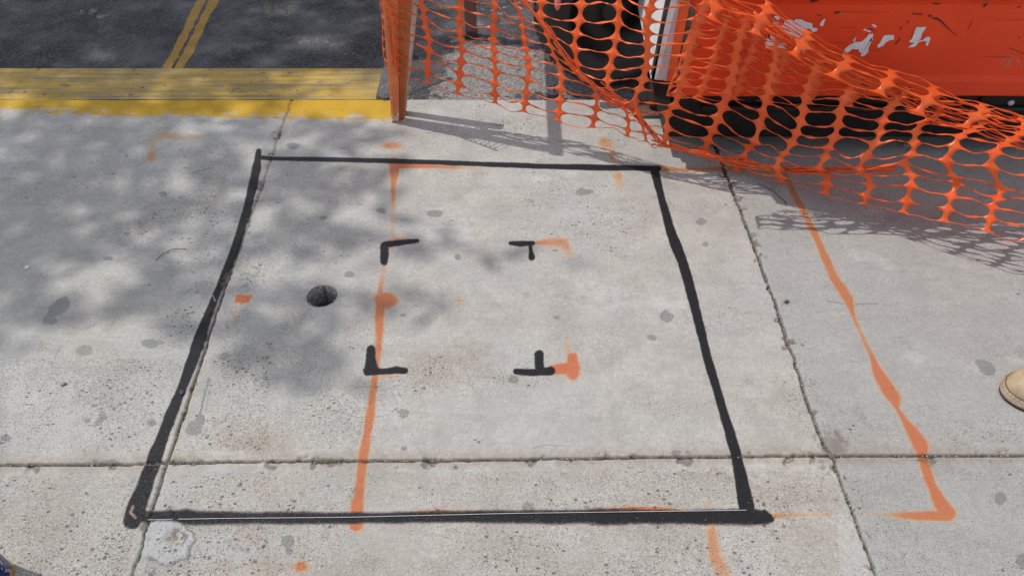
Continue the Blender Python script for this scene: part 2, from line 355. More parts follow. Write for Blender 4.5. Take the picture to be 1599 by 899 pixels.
KY = 2.405                                                  # line where the sidewalk ends
LJ = [(470,120),(455,160),(440,198),(410,290),(374,390),(351,450),(331,510),(309,580),(290,640),(270,700),(262,723),(248,762),(232,815),(216,870),(205,899),(150,1100)]
RJ = [(1085,150),(1112,215),(1140,285),(1165,350),(1195,430),(1215,490),(1240,560),(1265,640),(1285,690),(1300,712),(1315,755),(1340,825),(1370,899),(1455,1100)]
BJ = [(-400,729),(0,726),(230,724),(262,722),(500,719.5),(800,717),(1000,713),(1300,711),(1450,711),(1599,711),(2000,710)]
HOLE = ground(503, 462)
def sidewalk(X, Y):
    px, py = project(X, Y); z0 = np.zeros_like(X)
    wn = (fnoise(X, Y, .05, 3)-.5)*.5; wf = (fnoise(X, Y, .016, 9)-.5)*1.1
    P = lambda pts, s=.35, wb=wn: seg_paint(px, py, pts, s, wb)
    # warp used for ragged joints
    wx = (fnoise(X, Y, .03, 21)-.5)*5; wy = (fnoise(X, Y, .03, 22)-.5)*4
    J = lambda pts, wd: seg_paint(px+wx, py+wy*.6, [(a, b, wd) for a, b in pts], .5, wf*.7)
    gl = J(LJ, 3.2)*(.35+.65*sstep(300, 520, py)); gr = J(RJ, 4.2); gb = J(BJ, 3.6)
    chips = seg_paint(px, py, [(a, b+3, 15) for a, b in BJ], .5, wf*2)*(fnoise(X, Y, .045, 31) > .62)
    chips = np.maximum(chips, seg_paint(px, py, [(a+2, b, 16) for a, b in RJ], .5, wf*2)*(fnoise(X, Y, .04, 33) > .66))
    chips = np.maximum(chips, seg_paint(px, py, [(a-3, b, 10) for a, b in LJ], .5, wf*2)*(fnoise(X, Y, .03, 34) > .68))
    chips = np.maximum(chips, blob(px, py, 1302, 700, 18, 20, .8, .4, 40, wf*1.5))
    groove = np.maximum(np.maximum(gl, gr), gb)
    Z = (fnoise(X, Y, .35, 40)-.5)*.004 + (fnoise(X, Y, .03, 41)-.5)*.0012
    Z -= groove*.010 + chips*.0035*fnoise(X, Y, .02, 42)*2
    # tooled margins beside the joints
    marg = np.maximum(P([(a, b, 30) for a, b in LJ], .15, None), P([(a, b, 34) for a, b in BJ], .15, None))
    # ---- black paint
    PB = lambda pts, s=.35, wb=wn*.8+wf*.10: seg_paint(px, py, pts, s, wb, 2.6, .88)
    black = PB([(404,236,8),(401,262,14),(387,325,14),(366,390,13),(346,440,10),(326,490,14),(315,520,19),(301,560,19),(287,600,16,.95),(266,650,20,.88),(247,700,23,.86),(229,750,27,.86),(211,800,33,.85),(206,812,30,.85)], .22)
    black = np.maximum(black, PB([(406,246,7),(440,248,6),(560,250,7.5),(700,254,7.5),(850,260,8),(960,262,9),(1028,263,9)], .25))
    black = np.maximum(black, PB([(1022,266,13),(1033,310,12),(1047,360,15),(1056,385,18),(1066,410,15),(1075,440,16),(1090,500,15),(1105,560,14),(1120,610,14),(1135,660,15),(1149,705,18),(1157,745,22),(1166,790,27)], .2))
    black = np.maximum(black, PB([(218,806,17,.9),(262,805,18,.85),(290,806,24,.95),(310,808,22,.9),(400,808,19,.82),(600,808,18,.86),(700,806,19,.9),(850,806,22,.9),(960,806,25,.96),(1060,806,22,.96),(1180,806,24),(1196,808,20)], .8))
    black = np.maximum(black, PB([(1193,798,7),(1205,810,9),(1180,814,8)], .3))
    for s in ([(600,383,11),(600,400,12),(600,408,11)], [(600,382,9),(622,379,7.5),(652,376,5)], [(797,380,4.5),(812,381,7),(832,380,6)], [(828,382,5),(829,392,5),(830,401,9)],
              [(579,545,11),(579,560,13),(580,575,18)], [(574,580,12),(600,580,8),(618,578,11),(632,579,8)], [(842,554,12),(843,575,12)], [(806,580,9),(835,581,9),(860,579,12)]):
        black = np.maximum(black, seg_paint(px, py, s, .5, wn*1.1+wf*.25, 2.6, 1.04))
    over = PB([(206,812,60),(247,700,40),(300,560,26)], .9, None)*.06 + PB([(220,806,34),(600,808,34),(1190,806,38)], .9, None)*.10
    black = np.maximum(black, over)
    # ---- orange paint
    PO = lambda pts, s=.5, wb=wn*.8+wf*.25: seg_paint(px, py, pts, max(s, 1.0), wb, 3.6, .90)
    O = []
    O.append((PO([(616,256,17),(616,270,14),(614,292,8,.9),(614,330,9,.42),(612,375,7,.45),(601,410,7,.5),(597,430,8,.55),(594,450,9,.65),(594,462,12,.8)], .5), .35))
    O.append((PO([(594,470,14,.9),(593,490,15,.92),(591,540,12,.85),(588,570,10,.8),(584,600,11,.8),(578,650,14,.9),(569,700,15,.95),(562,755,15,.95),(560,775,16),(557,815,19)], .45), .5))
    O.append((PO([(616,254,15),(618,270,11),(620,280,5,.6)], .4), .9)); O.append((PO([(618,258,9),(680,260,6,.9),(730,262,5,.5),(800,266,5,.12)], .5), .9))
    O.append((PO([(556,785,19),(557,818,22,.9)], .6), 1.)); O.append((blob(px, py, 603, 468, 21, 13, .85, .4, 8, wn), .75))
    O.append((PO([(640,798,6,.5),(680,797,7,.7),(760,796,5,.3),(900,796,5,.25),(955,796,8,.8),(990,795,10,1),(1030,795,9,.8),(1080,796,5,.3)], .6), .8))
    O.append((PO([(1030,263,10,.9),(1060,265,8,.8),(1140,264,8,.7),(1235,268,8,.6)], .5), .1))
    O.append((PO([(1205,805,9,.7),(1240,804,7,.55),(1285,803,6,.5),(1310,803,4,.2),(1340,803,4,.2),(1385,803,6,.5),(1410,804,12,.8),(1440,805,13,.9),(1480,804,17,.9)], .5), .35))
    O.append((PO([(1225,270,9,.7),(1238,300,11,.8),(1255,330,10,.85),(1275,370,12,.85),(1290,405,13,.9),(1303,435,15,.9),(1325,467,15,.9),(1333,495,6,.7),(1346,525,7,.7),(1361,555,8,.75)], .5), .3))
    O.append((PO([(1361,555,8,.8),(1370,580,15,.95),(1385,605,20),(1397,622,19),(1402,640,7,.8),(1412,655,10,.9),(1425,675,18),(1438,695,23),(1441,706,18),(1443,725,15,.9),(1455,758,15,.95),(1468,785,19,.95),(1480,801,22,.9)], .3), .75))
    O.append((PO([(836,380,6,.7),(862,378,14,.7),(880,379,16,.65),(890,398,13,.45),(895,410,10,.2)], .9), .55))
    O.append((PO([(596,379,5,.4),(620,374,7,.8),(640,374,5,.5)], .6), .6)); O.append((PO([(585,587,8,.5),(612,588,6,.5),(625,587,4,.3)], .7), .3))
    O.append((np.maximum(PO([(860,577,12),(880,575,16),(897,575,18)], .35), PO([(894,558,16),(895,583,20)], .4)), 1.)); O.append((PO([(884,525,8,.3),(887,545,10,.45),(893,560,14,.6)], .9), .35))
    O.append((blob(px, py, 382, 467, 13, 7, 1., .5, -15, wf), 1.)); O.append((PO([(367,462,8,.3),(365,485,9,.35),(370,512,9,.4)], .9), .15))
    O.append((blob(px, py, 612, 227, 18, 6, .65, .6, 0), .8)); O.append((PO([(960,262,8,.3),(965,275,16,.6),(969,292,14,.45)], .9), .4)); O.append((PO([(942,222,17,.65),(955,235,15,.55),(960,255,14,.5)], .9), .3))
    O.append((blob(px, py, 470, 884, 12, 9, .8, .6), .9)); O.append((PO([(1104,783,10,.45),(1107,800,12,.45),(1112,830,18,.6),(1116,868,22,.62),(1132,899,20,.6)], .9), .35))
    O.append((PO([(236,217,16,.34),(262,212,12,.50),(316,214,9,.36)], .9), .62)); O.append((PO([(241,222,18,.25),(236,246,16,.6)], .8), .75)); O.append((blob(px, py, 1000, 362, 14, 9, .2, .8), .2))
    for c_ in ((717,469),(338,467)):
        O.append((PO([(c_[0]-6,c_[1],1.4,.8),(c_[0]+6,c_[1],1.4,.8)], .3, wn), 1.)); O.append((PO([(c_[0],c_[1]-6,1.4,.8),(c_[0],c_[1]+6,1.4,.8)], .3, wn), 1.))
    O.append((PO([(208,792,1.5,.8),(204,800,1.8,.9),(212,807,1.5,.7)], .3, None), 1.))
    org = z0.copy(); redn = z0.copy()
    for a, r_ in O:
        redn = np.where(a > org, r_, redn); org = np.maximum(org, a)
    org = org*(.72+.5*fnoise(X, Y, .06, 55)); black = black*(.90+.16*fnoise(X, Y, .05, 56))
    black2 = np.where(black > .3, black, black*(1-.5*org))
    crim = np.maximum(PO([(208,790,1.6),(204,800,1.8),(212,808,1.6)], .3, None), P([(333,462,1.5),(336,470,2)], .3, None))
    black2 = black2*(1-.9*crim)
    # ---- yellow
    yb = 179+.0165*px
    yel = ((1-sstep(yb-3, yb+3, py+wn*10))*(px < 613+wn*8))*(.76-.22*sstep(yb-15, yb-7, py)-.14*blob(px, py, 40, 172, 60, 12, 1, .6))
    yel = np.where(py < 145, 0.8*(px < 600), yel)
    # ---- stains
    gum = z0.copy()
    for gx, gy, ax, ay, al, ro in ((92,480,20,11,.42,-40),(78,500,12,9,.3,0),(235,536,11,7,.8,0),(132,547,15,9,.28,0),(350,556,7,5,.7,-20),(678,333,12,5,.5,0),(595,329,10,5,.3,0),(911,300,12,4.5,.75,0),
        (1095,346,6.5,4.5,.85,0),(1175,367,7,4,.8,0),(1101,381,4,3,.8,0),(1040,495,9,8,.55,0),(1019,527,7,4.5,.6,20),(8,683,8,5,.6,0),(237,660,8,7,.35,0),(450,845,9,9,.85,0),(452,860,7,6,.35,0),
        (303,668,17,11,.42,-30),(312,655,8,9,.42,0),(559,768,8,9,.5,0),(802,592,9,6,.35,0),(1562,778,9,10,.7,0),(1540,574,17,10,.38,40),(1577,596,12,5,.5,45),(1595,875,9,12,.5,0),(458,228,9,5,.4,0),
        (505,340,6,3,.6,0),(255,303,6,4,.6,0),(868,495,5,3,.4,0),(545,428,8,4,.45,0),(630,700,4,3,.9,0),(633,578,6,4,.4,0),(1057,706,8,4,.6,0),(240,535,16,5,.3,0),(1228,472,5,2.5,.9,0),
        (867,391,4,2,.9,0),(629,492,5,2,.9,0),(160,648,6,10,.25,20),(1018,806,6,5,.3,0),(198,365,4,2.5,.8,0),(168,403,6,2.5,.9,0),(715,402,5,5,.5,0)):
        gum = np.maximum(gum, blob(px, py, gx, gy, ax, ay, al, .3, ro, wf*.7+wn*.5))
    gum = np.maximum(gum, P([(326,590,2.5,.4),(312,650,4,.45)], .4)); gum = np.maximum(gum, P([(330,592,1.5,.3),(322,640,2,.3)], .4))
    sp_ = (fnoise(X, Y, .012, 51) > .80)*(fnoise(X, Y, .2, 52) > .47); pass
    for q_ in ([(80,572),(88,552),(96,540)], [(62,652),(72,640),(82,634)], [(410,680),(418,662)], [(455,486),(464,512)], [(830,700),(852,694),(880,696)], [(1290,470),(1330,476),(1370,474)], [(1430,830),(1436,866)], [(520,640),(560,652),(600,650)], [(1010,600),(1016,640)], [(300,270),(330,262)]):
        gum = np.maximum(gum, seg_paint(px, py, [(a_, b_, 1.6, .34) for a_, b_ in q_], .5, wf))
    for bx, by, br in ((840,795,26),(625,645,15),(150,655,18),(600,630,0)):
        if br: gum = np.maximum(gum, blob(px, py, bx, by, br, br*.6, .5, .4)*(fnoise(X, Y, .014, 53) > .55))
    brown = z0.copy()
    for bx, by, rx, ry, al in ((400,690,60,22,.45),(400,885,130,16,.5),(700,570,70,28,.35),(440,760,60,30,.35),(60,770,60,26,.22),(900,745,90,22,.3),(1010,800,160,30,.18),(700,500,30,10,.2),(540,260,30,10,.15),(120,560,60,20,.12)):
        brown = np.maximum(brown, blob(px, py, bx, by, rx, ry, al, .9)*(.35+1.1*fnoise(X, Y, .05, 61)))
    brown = np.maximum(brown, .5*chips); brown = np.maximum(brown, .30*(py > 735)*(px < 1310)*fnoise(X, Y, .12, 63))
    brown = np.maximum(brown, P([(a, b, 22, .35) for a, b in BJ], .9, wf)); brown = np.maximum(brown, P([(a, b, 16, .15) for a, b in LJ], .9, wf))
    dx, dy = px-265, py-845; rr = np.hypot(dx/42, dy/34)*(1+wn*2.3+wf*.16)
    splat = 1-sstep(.92, 1.02, rr); rim = np.exp(-((rr-.84)/.13)**2); core = 1-sstep(.25, .55, np.hypot((px-277)/40, (py-838)/32)*(1+wn))
    Z += splat*(.0015+.002*np.abs(fnoise(X, Y, .028, 73)-.5)*4) + rim*.0018*(.3+1.3*fnoise(X, Y, .02, 71)) - core*.004 + core*(fnoise(X, Y, .012, 72)-.5)*.009
    r2 = np.hypot((px-388)/28, (py-838)/23)*(1+wn); rim2 = np.exp(-((r2-.85)/.12)**2); Z += rim2*.002
    pla = np.maximum(splat*(1-.75*core)*.9, rim2*.25); pla = np.maximum(pla, P([(328,594,3,.5),(314,650,6,.6)], .4)*.6)
    brown = np.maximum(brown, blob(px, py, 273, 838, 5, 4, 1.2, .3)); brown = np.maximum(brown, (1-sstep(.7, 1, r2))*.4); brown = np.maximum(brown, blob(px, py, 388, 837, 4, 4, .9, .3))
    for nx_, ny_, nr in ((418,733,9),(417,722,7),(307,730,5),(446,723,6),(412,727,11),(866,722,9)):
        q = np.hypot(px-nx_, (py-ny_)*1.2)/nr; Z += np.exp(-(q*1.2)**2)*.004*(nr/8); pla = np.maximum(pla, (1-sstep(.7, 1.1, q))*.5)
    # patch of slurry on the lower slab by the left joint
    sl_ = (P([(275,732,26),(255,790,26),(310,738,22),(370,734,12)], .6, wf)*.4+blob(px, py, 290, 860, 95, 40, .35, .8)*(.3+fnoise(X, Y, .05, 88))+blob(px, py, 400, 765, 150, 34, .5, .8)*fnoise(X, Y, .07, 89)+blob(px, py, 400, 850, 60, 34, .5, .7)*fnoise(X, Y, .05, 90))*.85; pla = np.maximum(pla, sl_)
    fine = fnoise(X, Y, .5, 81)
    rough = np.clip(.45+.3*(px < 420)*(py > 560)+.22*(py > 735)+.35*(fnoise(X, Y, .3, 82)-.5)*2, 0, 1)
    for bx, by, rx, ry, v_ in ((880,330,90,60,.3),(560,650,110,50,.3),(480,300,90,60,.22),(280,330,110,80,.25),(1050,700,90,30,-.1),(800,640,200,50,-.25),(1400,500,150,100,-.25),(1480,800,120,70,-.35),(760,480,120,60,-.3),(1020,560,60,60,-.2),(720,590,60,25,.3),(1250,600,30,60,.3)):
        rough += blob(px, py, bx, by, rx, ry, v_, .8)
    rough = np.clip(rough-marg*.35, 0, 1)
    rj = np.interp(py, [b for a, b in RJ], [a for a, b in RJ])
    blue = np.clip(sstep(-6, 6, px-rj)*.75+.3*(fine-.5), 0, 1)
    lum = 1-.10*sstep(-5, 5, px-rj)-.06*(py > 715)*(px > rj) + .0*X
    lum = lum-.10*(fnoise(X, Y, .6, 83)-.4)
    bodyz = (px > 262)*(py > 725)*(px < 1320)
    lum = np.where(bodyz, lum*1.02, lum)
    grime_dark = np.clip(groove + chips*.5, 0, 1); grime_dark = np.maximum(grime_dark, .75*np.exp(-((rr-1.02)/.03)**2)*(dx+dy*.5 > -20)); grime_dark = np.maximum(grime_dark, .5*np.exp(-((r2-.98)/.05)**2)*(fnoise(X, Y, .03, 77) > .45)); cl = np.abs(fnoise(X, Y, .03, 79)-.5); grime_dark = np.maximum(grime_dark, splat*(1-sstep(.004, .014, cl))*.6*(fnoise(X, Y, .04, 80) > .42)); grime_dark = np.maximum(grime_dark, .6*core*(fnoise(X, Y, .014, 78) > .58))  # joint dirt, plus a darker outline on the splat's right and near edge
    # ---- core hole
    hx, hy = X-HOLE.x, Y-HOLE.y; hr = np.hypot(hx, hy)+1e-9; HR = .0405
    snap = (hr >= HR) & (hr < HR+.003); ins = hr < HR; near = ins & (hr > HR-.0042)
    f = np.where(snap, HR/hr, np.where(near, (HR-.0006)/hr, 1)); X2, Y2 = HOLE.x+hx*f, HOLE.y+hy*f
    inz = np.abs(hr-HR) < .06; X = np.where(inz, X2, X); Y = np.where(inz, Y2, Y)
    Z = np.where(ins, -.062-.006*fnoise(X, Y, .01, 90), Z)
    grime_dark = np.where(ins, np.where(near, .80, 1.), grime_dark); grime_dark = np.where(snap, np.maximum(grime_dark, .22+.5*fnoise(X, Y, .006, 91)), grime_dark); brown = np.where(ins & (np.abs(hx+.004) < .006) & (hy > 0), 1, brown)  # shade down in the hole put into the colour, deepest on its floor
    Z = np.where(Y > KY-.002, -.06, Z); grime_dark = np.where(Y > KY-.004, .9, grime_dark)
    return X, Y, Z, {'paint': [black2, org, redn, yel], 'stain': [grime_dark, gum, brown, pla], 'zone': [rough, blue, lum, .0*X + .5*(fnoise(X, Y, .006, 95) > .93)]}
sw = grid_object('sidewalk', axis(-1.9, 1.9, .003, -30, 30), axis(.56, KY, .0026, -30, KY), sidewalk, M['concrete'])

def hole_wall():
    vs = []; nk, nj = 140, 34
    for j in range(nj):
        z = -.0012-.066*j/(nj-1)
        for k in range(nk):
            th = 2*math.pi*k/nk; a = np.array([th*.0405]); b = np.array([z])
            d = float(fnoise(a, b, .012, 131)[0]-.5)*.0032*min(1, j/3)+float(fnoise(a, b, .004, 132)[0]-.5)*.0016*min(1, j/3)
            rr = .0388+d; vs.append((HOLE.x+rr*math.cos(th), HOLE.y+rr*math.sin(th), z))
    fs = [(j*nk+k, j*nk+(k+1) % nk, (j+1)*nk+(k+1) % nk, (j+1)*nk+k) for j in range(nj-1) for k in range(nk)]
    m, t, b = newmat('cored concrete'); k = NK(t); n = k.noise(150, 4, .75); v = k.n('TexVoronoi', {'Vector': k.vec(1, 1, 1.8), 'Scale': 120.0}).outputs['Distance']
    c = k.mix(k.rng(n, .35, .65), (.32, .32, .31), (.55, .54, .52)); c = k.mix(k.rng(v, .42, .62, 0, .6), c, (.05, .05, .05))
    x = k.n('SeparateXYZ', (k.tc,)); st = k.rng(k.m('ABSOLUTE', k.m('SUBTRACT', x.outputs[0], HOLE.x-.004)), .006, .002, 0, .7)
    c = k.mix(st, c, (.15, .075, .05)); k.out(b, Base_Color=c, Roughness=.9); k.bump(b, n, .002)
    tag(link('hole_wall', vs, fs, m, None, True), kind='structure')
hole_wall()

def roadf(X, Y):
    px, py = project(X, Y); z0 = np.zeros_like(X); wn = (fnoise(X, Y, .05, 103)-.5)*.8
    right = sstep(-.52, -.44, X)
    Z = -.019+(fnoise(X, Y, .25, 104)-.5)*.007+right*.010*(1-sstep(2.7, 3.2, Y)); Z += (fnoise(X, Y, .02, 105)-.5)*.002
    yel = seg_paint(px, py, [(254,106,10.5),(270,80,11),(309,0,13),(360,-110,13)], .3, wn); yel = np.maximum(yel, seg_paint(px, py, [(273,106,11),(289,80,12),(329,0,13),(386,-110,13)], .3, wn))
    yel *= .95
    lower = sstep(2.95, 2.55, Y)
    pale = right*(.30+.5*sstep(40, 130, py)+.0*X)+blob(px, py, 720, 80, 90, 18, .25, .8)
    pale -= right*blob(px, py, 655, 70, 40, 90, .7, .8)
    pale -= right*blob(px, py, 860, 150, 60, 9, .5, .8)
    pale = np.where(right < .5, .10+.0*X+blob(px, py, 150, 15, 30, 8, .35, .8)+blob(px, py, 500, 60, 60, 10, .25, .9), pale)  # the two pale spots are sun flecks put into the asphalt colour
    crack = seg_paint(px, py, [(640,145,1.5,.4),(660,135,1.5,.6),(690,123,1.5,.8),(705,118,2.5,.8)], .5, wn)+seg_paint(px, py, [(632,160,7),(720,162,5),(860,165,4)], .5, wn)*.8
    crack = np.maximum(crack, seg_paint(px, py, [(640,85,8,.8),(652,88,3)], .8, wn))
    return X, Y, Z-.006*np.clip(crack, 0, 1), {'paint': [z0, z0, z0, yel], 'stain': [np.clip(crack, 0, 1), z0, np.clip(pale, 0, 1), z0]}
road = grid_object('road', axis(-2.3, 2.3, .006, -60, 60), axis(2.40, 3.3, .005, 2.3, 90), roadf, M['road'])
def kerbf(X, Y):
    Z = -.003+(fnoise(X, Y*3, .10, 111)-.5)*.003
    t = (Y-2.409)/.235; Z -= .005*t*t; Z += -.0010*np.sin(t*22)*(fnoise(X, Y, .3, 113))
    Z = np.where(Y > 2.641, -.05, Z); Z = np.where(X > -.492+.01*vnoise(X, Y, .03, 5), -.05, Z)
    Yn = Y
    return X, Yn, Z, {}
kerb = grid_object('kerb', axis(-2.2, -.48, .005, -30, -.478), axis(2.409, 2.645, .005, 2.408, 2.648), kerbf, M['kerb'])

# ---------------------------------------------------------------- loose chunk of asphalt at the end of the kerb
def rock(name, pts_base, h, mat, label=None, cat=None, group=None, seed=0, parent=None):
    r = random.Random(seed); n = len(pts_base); c = sum((Vector(p) for p in pts_base), Vector())/n
    vs = [Vector(p) for p in pts_base]
    mid = [c+(Vector(p)-c)*.98+Vector((r.uniform(-.002,.002), r.uniform(-.002,.002), h*.65)) for p in pts_base]
    top = [c+(Vector(p)-c)*.86+Vector((r.uniform(-.003,.003), r.uniform(-.003,.003), h*r.uniform(.85, 1.05))) for p in pts_base]
    m = MB(); allv = vs+mid+top+[c+Vector((0, 0, h*.97))]
    fs = [tuple(range(n))]+[(i, (i+1) % n, n+(i+1) % n, n+i) for i in range(n)]+[(n+i, n+(i+1) % n, 2*n+(i+1) % n, 2*n+i) for i in range(n)]+[(2*n+i, 2*n+(i+1) % n, 3*n) for i in range(n)]
    m.add(allv, fs); o = m.build(name, mat, parent)
    if label: tag(o, label, cat, group)
    return o
M['chunk'] = plain('asphalt lump', (.10, .10, .105), .9, var=.5, sc=120, bump=.004, bsc=160)
rock('asphalt_chunk', [ground(588,157,-.006), ground(600,160,-.006), ground(614,158,-.006), ground(620,120,-.006), ground(618,102,-.006), ground(601,104,-.006), ground(595,125,-.006)], .026, M['chunk'],
     'dark lump of asphalt wedged behind the barricade leg at the end of the yellow kerb', 'rubble', seed=3)

# ---------------------------------------------------------------- barricade (runs away from the camera, seen end on)
bar = empty('barricade', ground(622, 192)); tag(bar, 'weathered orange barricade with white boards, seen end on beside the yellow kerb', 'barricade')
YB = bar.location.y
def quadZ(px0, px1, py, Y): a, b = atY(px0, py, Y), atY(px1, py, Y); return a, b
zt = 1.05
def ext(a, b, z):                                           # continue line a->b up to height z
    t = (z-a.z)/(b.z-a.z); return a+(b-a)*t
bl_, br_ = ground(612, 192), ground(630.5, 192); tl_, tr_ = atY(596, 0, YB-.012), atY(641, 0, YB+.0)
ml_ = atY(598, 40, YB-.01)
# front sheet: a shallow channel with two folded flanges
TL, TR = ext(bl_, tl_, .49), ext(br_, tr_, .49)
def lerp(a, b, t): return a+(b-a)*t
m = MB(); rows = []
N = 24
for i in range(N+1):
    t = i/N; L, Rr = lerp(bl_, TL, t), lerp(br_, TR, t)
    prof = [(0, .028), (0, .0), (.10, -.002), (.30, .004), (.52, .004), (.58, .000), (.60, .010)]
    rows.append([L+(Rr-L)*u+Vector((0, d+.0015*math.sin(i*1.7+u*5), 0)) for u, d in prof])
    if i == 0:
        for q, lift in ((2, .001), (3, .005), (4, .005), (5, .001)): rows[0][q].z += lift
k_ = len(rows[0]); vs = [p for r_ in rows for p in r_]
m.add(vs, [(i*k_+j, i*k_+j+1, (i+1)*k_+j+1, (i+1)*k_+j) for i in range(N) for j in range(k_-1)])
o = m.build('leg', M['leg'], bar); s_ = o.modifiers.new('t', 'SOLIDIFY'); s_.thickness = .003
# brown ribbed inner face
m = MB(); rows = []
for i in range(N+1):
    t = i/N; L, Rr = lerp(bl_, TL, t), lerp(br_, TR, t)
    prof = [(.62, .012), (.70, .008), (.76, .013), (.84, .009), (.90, .014), (1.0, .010), (1.0, .03)]
    rows.append([L+(Rr-L)*u+Vector((0, d, .004)) for u, d in prof])
vs = [p for r_ in rows for p in r_]
m.add(vs, [(i*k_+j, i*k_+j+1, (i+1)*k_+j+1, (i+1)*k_+j) for i in range(N) for j in range(k_-1)])
o = m.build('rib', M['legdark'], bar); s_ = o.modifiers.new('t', 'SOLIDIFY'); s_.thickness = .003
# flaking white board end
w0, w1 = atY(630, 182, YB+.045), atY(631, 182, YB+.045); w2, w3 = atY(651.5, 0, YB+.045), atY(640, 0, YB+.045)
W2, W3 = ext(w1, w2, .50), ext(w0, w3, .50)
m = MB(); rows = []
for i in range(25):
    t = i/24; a, b = lerp(w0, W3, t), lerp(w1, W2, t); j = Vector((.0012*math.sin(i*2.3), 0, 0))
    rows.append([a+j, b+j*.6, b+Vector((.004, .03, 0)), a+Vector((0, .03, 0))])
vs = [p for r_ in rows for p in r_]
m.add(vs, [(i*4+j, i*4+(j+1) % 4, (i+1)*4+(j+1) % 4, (i+1)*4+j) for i in range(24) for j in range(4)]+[(0,1,2,3), (99,98,97,96)])
m.build('board_end', M['legwhite'], bar)
xb = bl_.x
MB().box(xb+.0, xb+.035, YB+.004, YB+.03, .47, 1.06).build('upright', M['leg'], bar, bevel=.003)
MB().box(xb+.046, xb+.068, YB-.02, YB+1.45, .99, 1.05).build('board', M['legwhite'], bar, bevel=.003)
MB().box(xb-.005, xb+.045, YB+1.35, YB+1.39, -.012, 1.06).build('leg', M['leg'], bar, bevel=.003)

# brown post with black rubber foot
p = ground(735.5, 61, -.01); bp = empty('steel_post', p); tag(bp, 'square brown steel post on a black rubber foot behind the orange net', 'post')
MB().box(p.x-.023, p.x+.023, p.y, p.y+.05, .018, 1.1).build('post_tube', M['brownpost'], bp, bevel=.004)
MB().box(p.x-.026, p.x+.026, p.y-.003, p.y+.053, -.012, .018).build('rubber_foot', M['rubber'], bp, bevel=.003)

# ---------------------------------------------------------------- the red machine
YM = 2.035
mc = empty('generator', (1.3, 2.5, 0)); tag(mc, 'scuffed red skid generator with peeling white decals, standing behind the orange net', 'machine')
def plateY(name, quad, y, mat, depth=.02, bevel=.002):      # a plate facing the camera, corners given on the photo and dropped on plane y
    q = [atY(a, b, y) for a, b in quad]; vs, fs = slab(q, depth, (0, 1, 0)); return MB().add(vs, fs).build(name, mat, mc, bevel=bevel)
ZB = .238
# red front panel: pressed profile swept along x, its left end slanting
prof = [(.055, ZB), (.006, ZB), (.000, ZB+.006), (.001, .292), (.010, .306), (.012, .53), (.004, .548), (.004, .80), (-.085, .84), (-.085, 1.395), (-.07, 1.41), (1.35, 1.41), (1.35, ZB)]  # upper part juts forward, added out of view to shape the cast shadow
m = MB(); xl0 = atY(1066, 152, YM).x; xl1 = atY(1101, 0, YM).x; sl_ = (xl1-xl0)/(.554-.24)
xs_ = np.linspace(0, 1, 26)
for x_ in xs_:
    for y_, z_ in prof:
        xl = xl0+sl_*(min(z_, .8)-.24) if z_ < .79 else .40
        m.v.append(Vector((xl+(2.25-xl)*x_, YM+y_+.0015*math.sin(x_*23+z_*9), z_)))
n_ = len(prof); m.f = [(i*n_+j, i*n_+(j+1) % n_, (i+1)*n_+(j+1) % n_, (i+1)*n_+j) for i in range(25) for j in range(n_)]
m.f += [tuple(range(n_)), tuple(reversed(range(25*n_, 26*n_)))]
m.build('body', M['red'], mc, bevel=.0025)
# corner column seen left of the panel: grimy hinge gap, orange strip, galvanised post, black seal, white side panel
plateY('hinge', [(1052,120),(1064,140),(1070,120),(1101,-60),(1084,-60)], YM+.02, M['grime_dark'], .02, .004)
plateY('orange_trim', [(1036,128),(1053,128),(1086,-30),(1066,-30)], YM+.008, M['orange_bright'], .02, .004)
plateY('corner_post', [(1022,126),(1041,127),(1068,-30),(1052,-30)], YM+.002, M['lilac'], .03, .004)
plateY('door_seal', [(1016,126),(1022,126),(1053,-30),(1047,-30)], YM+.000, M['rubber'], .02, .0015)
c0, c1 = atY(1016, 124, YM), atY(1047.5, 0, YM); c1 = ext(c0, c1, 1.38)
b0 = atX(984, 2, c0.x+.03); b0 = Vector((c0.x+.02, 2.62, .30)); b1 = b0+Vector((c1.x-c0.x, 0, c1.z-c0.z))
vs, fs = slab([c0, c1, b1, b0], .02, (1, 0, 0)); MB().add(vs, fs).build('side_panel', M['white'], mc, bevel=.002)
def side(px, py):                                           # a point on the white side panel
    r_ = ray(px, py); o_ = Vector((0, 0, CH)); nrm = (c1-c0).cross(b0-c0).normalized(); t = (c0-o_).dot(nrm)/r_.dot(nrm); return o_+r_*t
nr_ = (c1-c0).cross(b0-c0).normalized(); nr_ = nr_ if nr_.x < 0 else -nr_
for poly in ([(1005,32),(1009,33),(1009,45),(1005,45)], [(1019,31),(1022,30),(1023,35),(1020,35)], [(1009,48),(1012,49),(1011,55),(1009,54)]):
    vs, fs = slab([side(*q)+nr_*.0006 for q in poly], .0008, nr_); MB().add(vs, fs).build('lettering', M['scratch'], mc)
# dark steel under the corner, jack and foot
plateY('skid_plate', [(1018,128),(1064,128),(1066,152),(1048,160),(1022,150)], YM+.03, M['black'], .25, .004)
j0 = ground(1020, 178); MB().tube([(j0.x, j0.y+.02, .03), (j0.x, j0.y+.02, .30)], .022, 16).build('jack', M['rust'], mc, True)
MB().box(j0.x-.05, j0.x+.05, j0.y-.03, j0.y+.07, 0.001, .014).build('jack_foot', M['rust'], mc, bevel=.003)
# chassis rail and pipe, then the added shade box
MB().box(.47, 2.25, 2.95, 3.03, .13, .235).build('chassis_rail', M['black'], mc, bevel=.006)
MB().tube([(.60, 2.052, .19), (1.35, 2.050, .185), (2.2, 2.052, .19)], .011, 16).build('fuel_pipe', M['black'], mc, True)
MB().box(.50, 2.24, 2.065, 3.3, .072, .234).build('underside_shade_box', M['black'], mc)  # black box added to darken the gap beneath the body
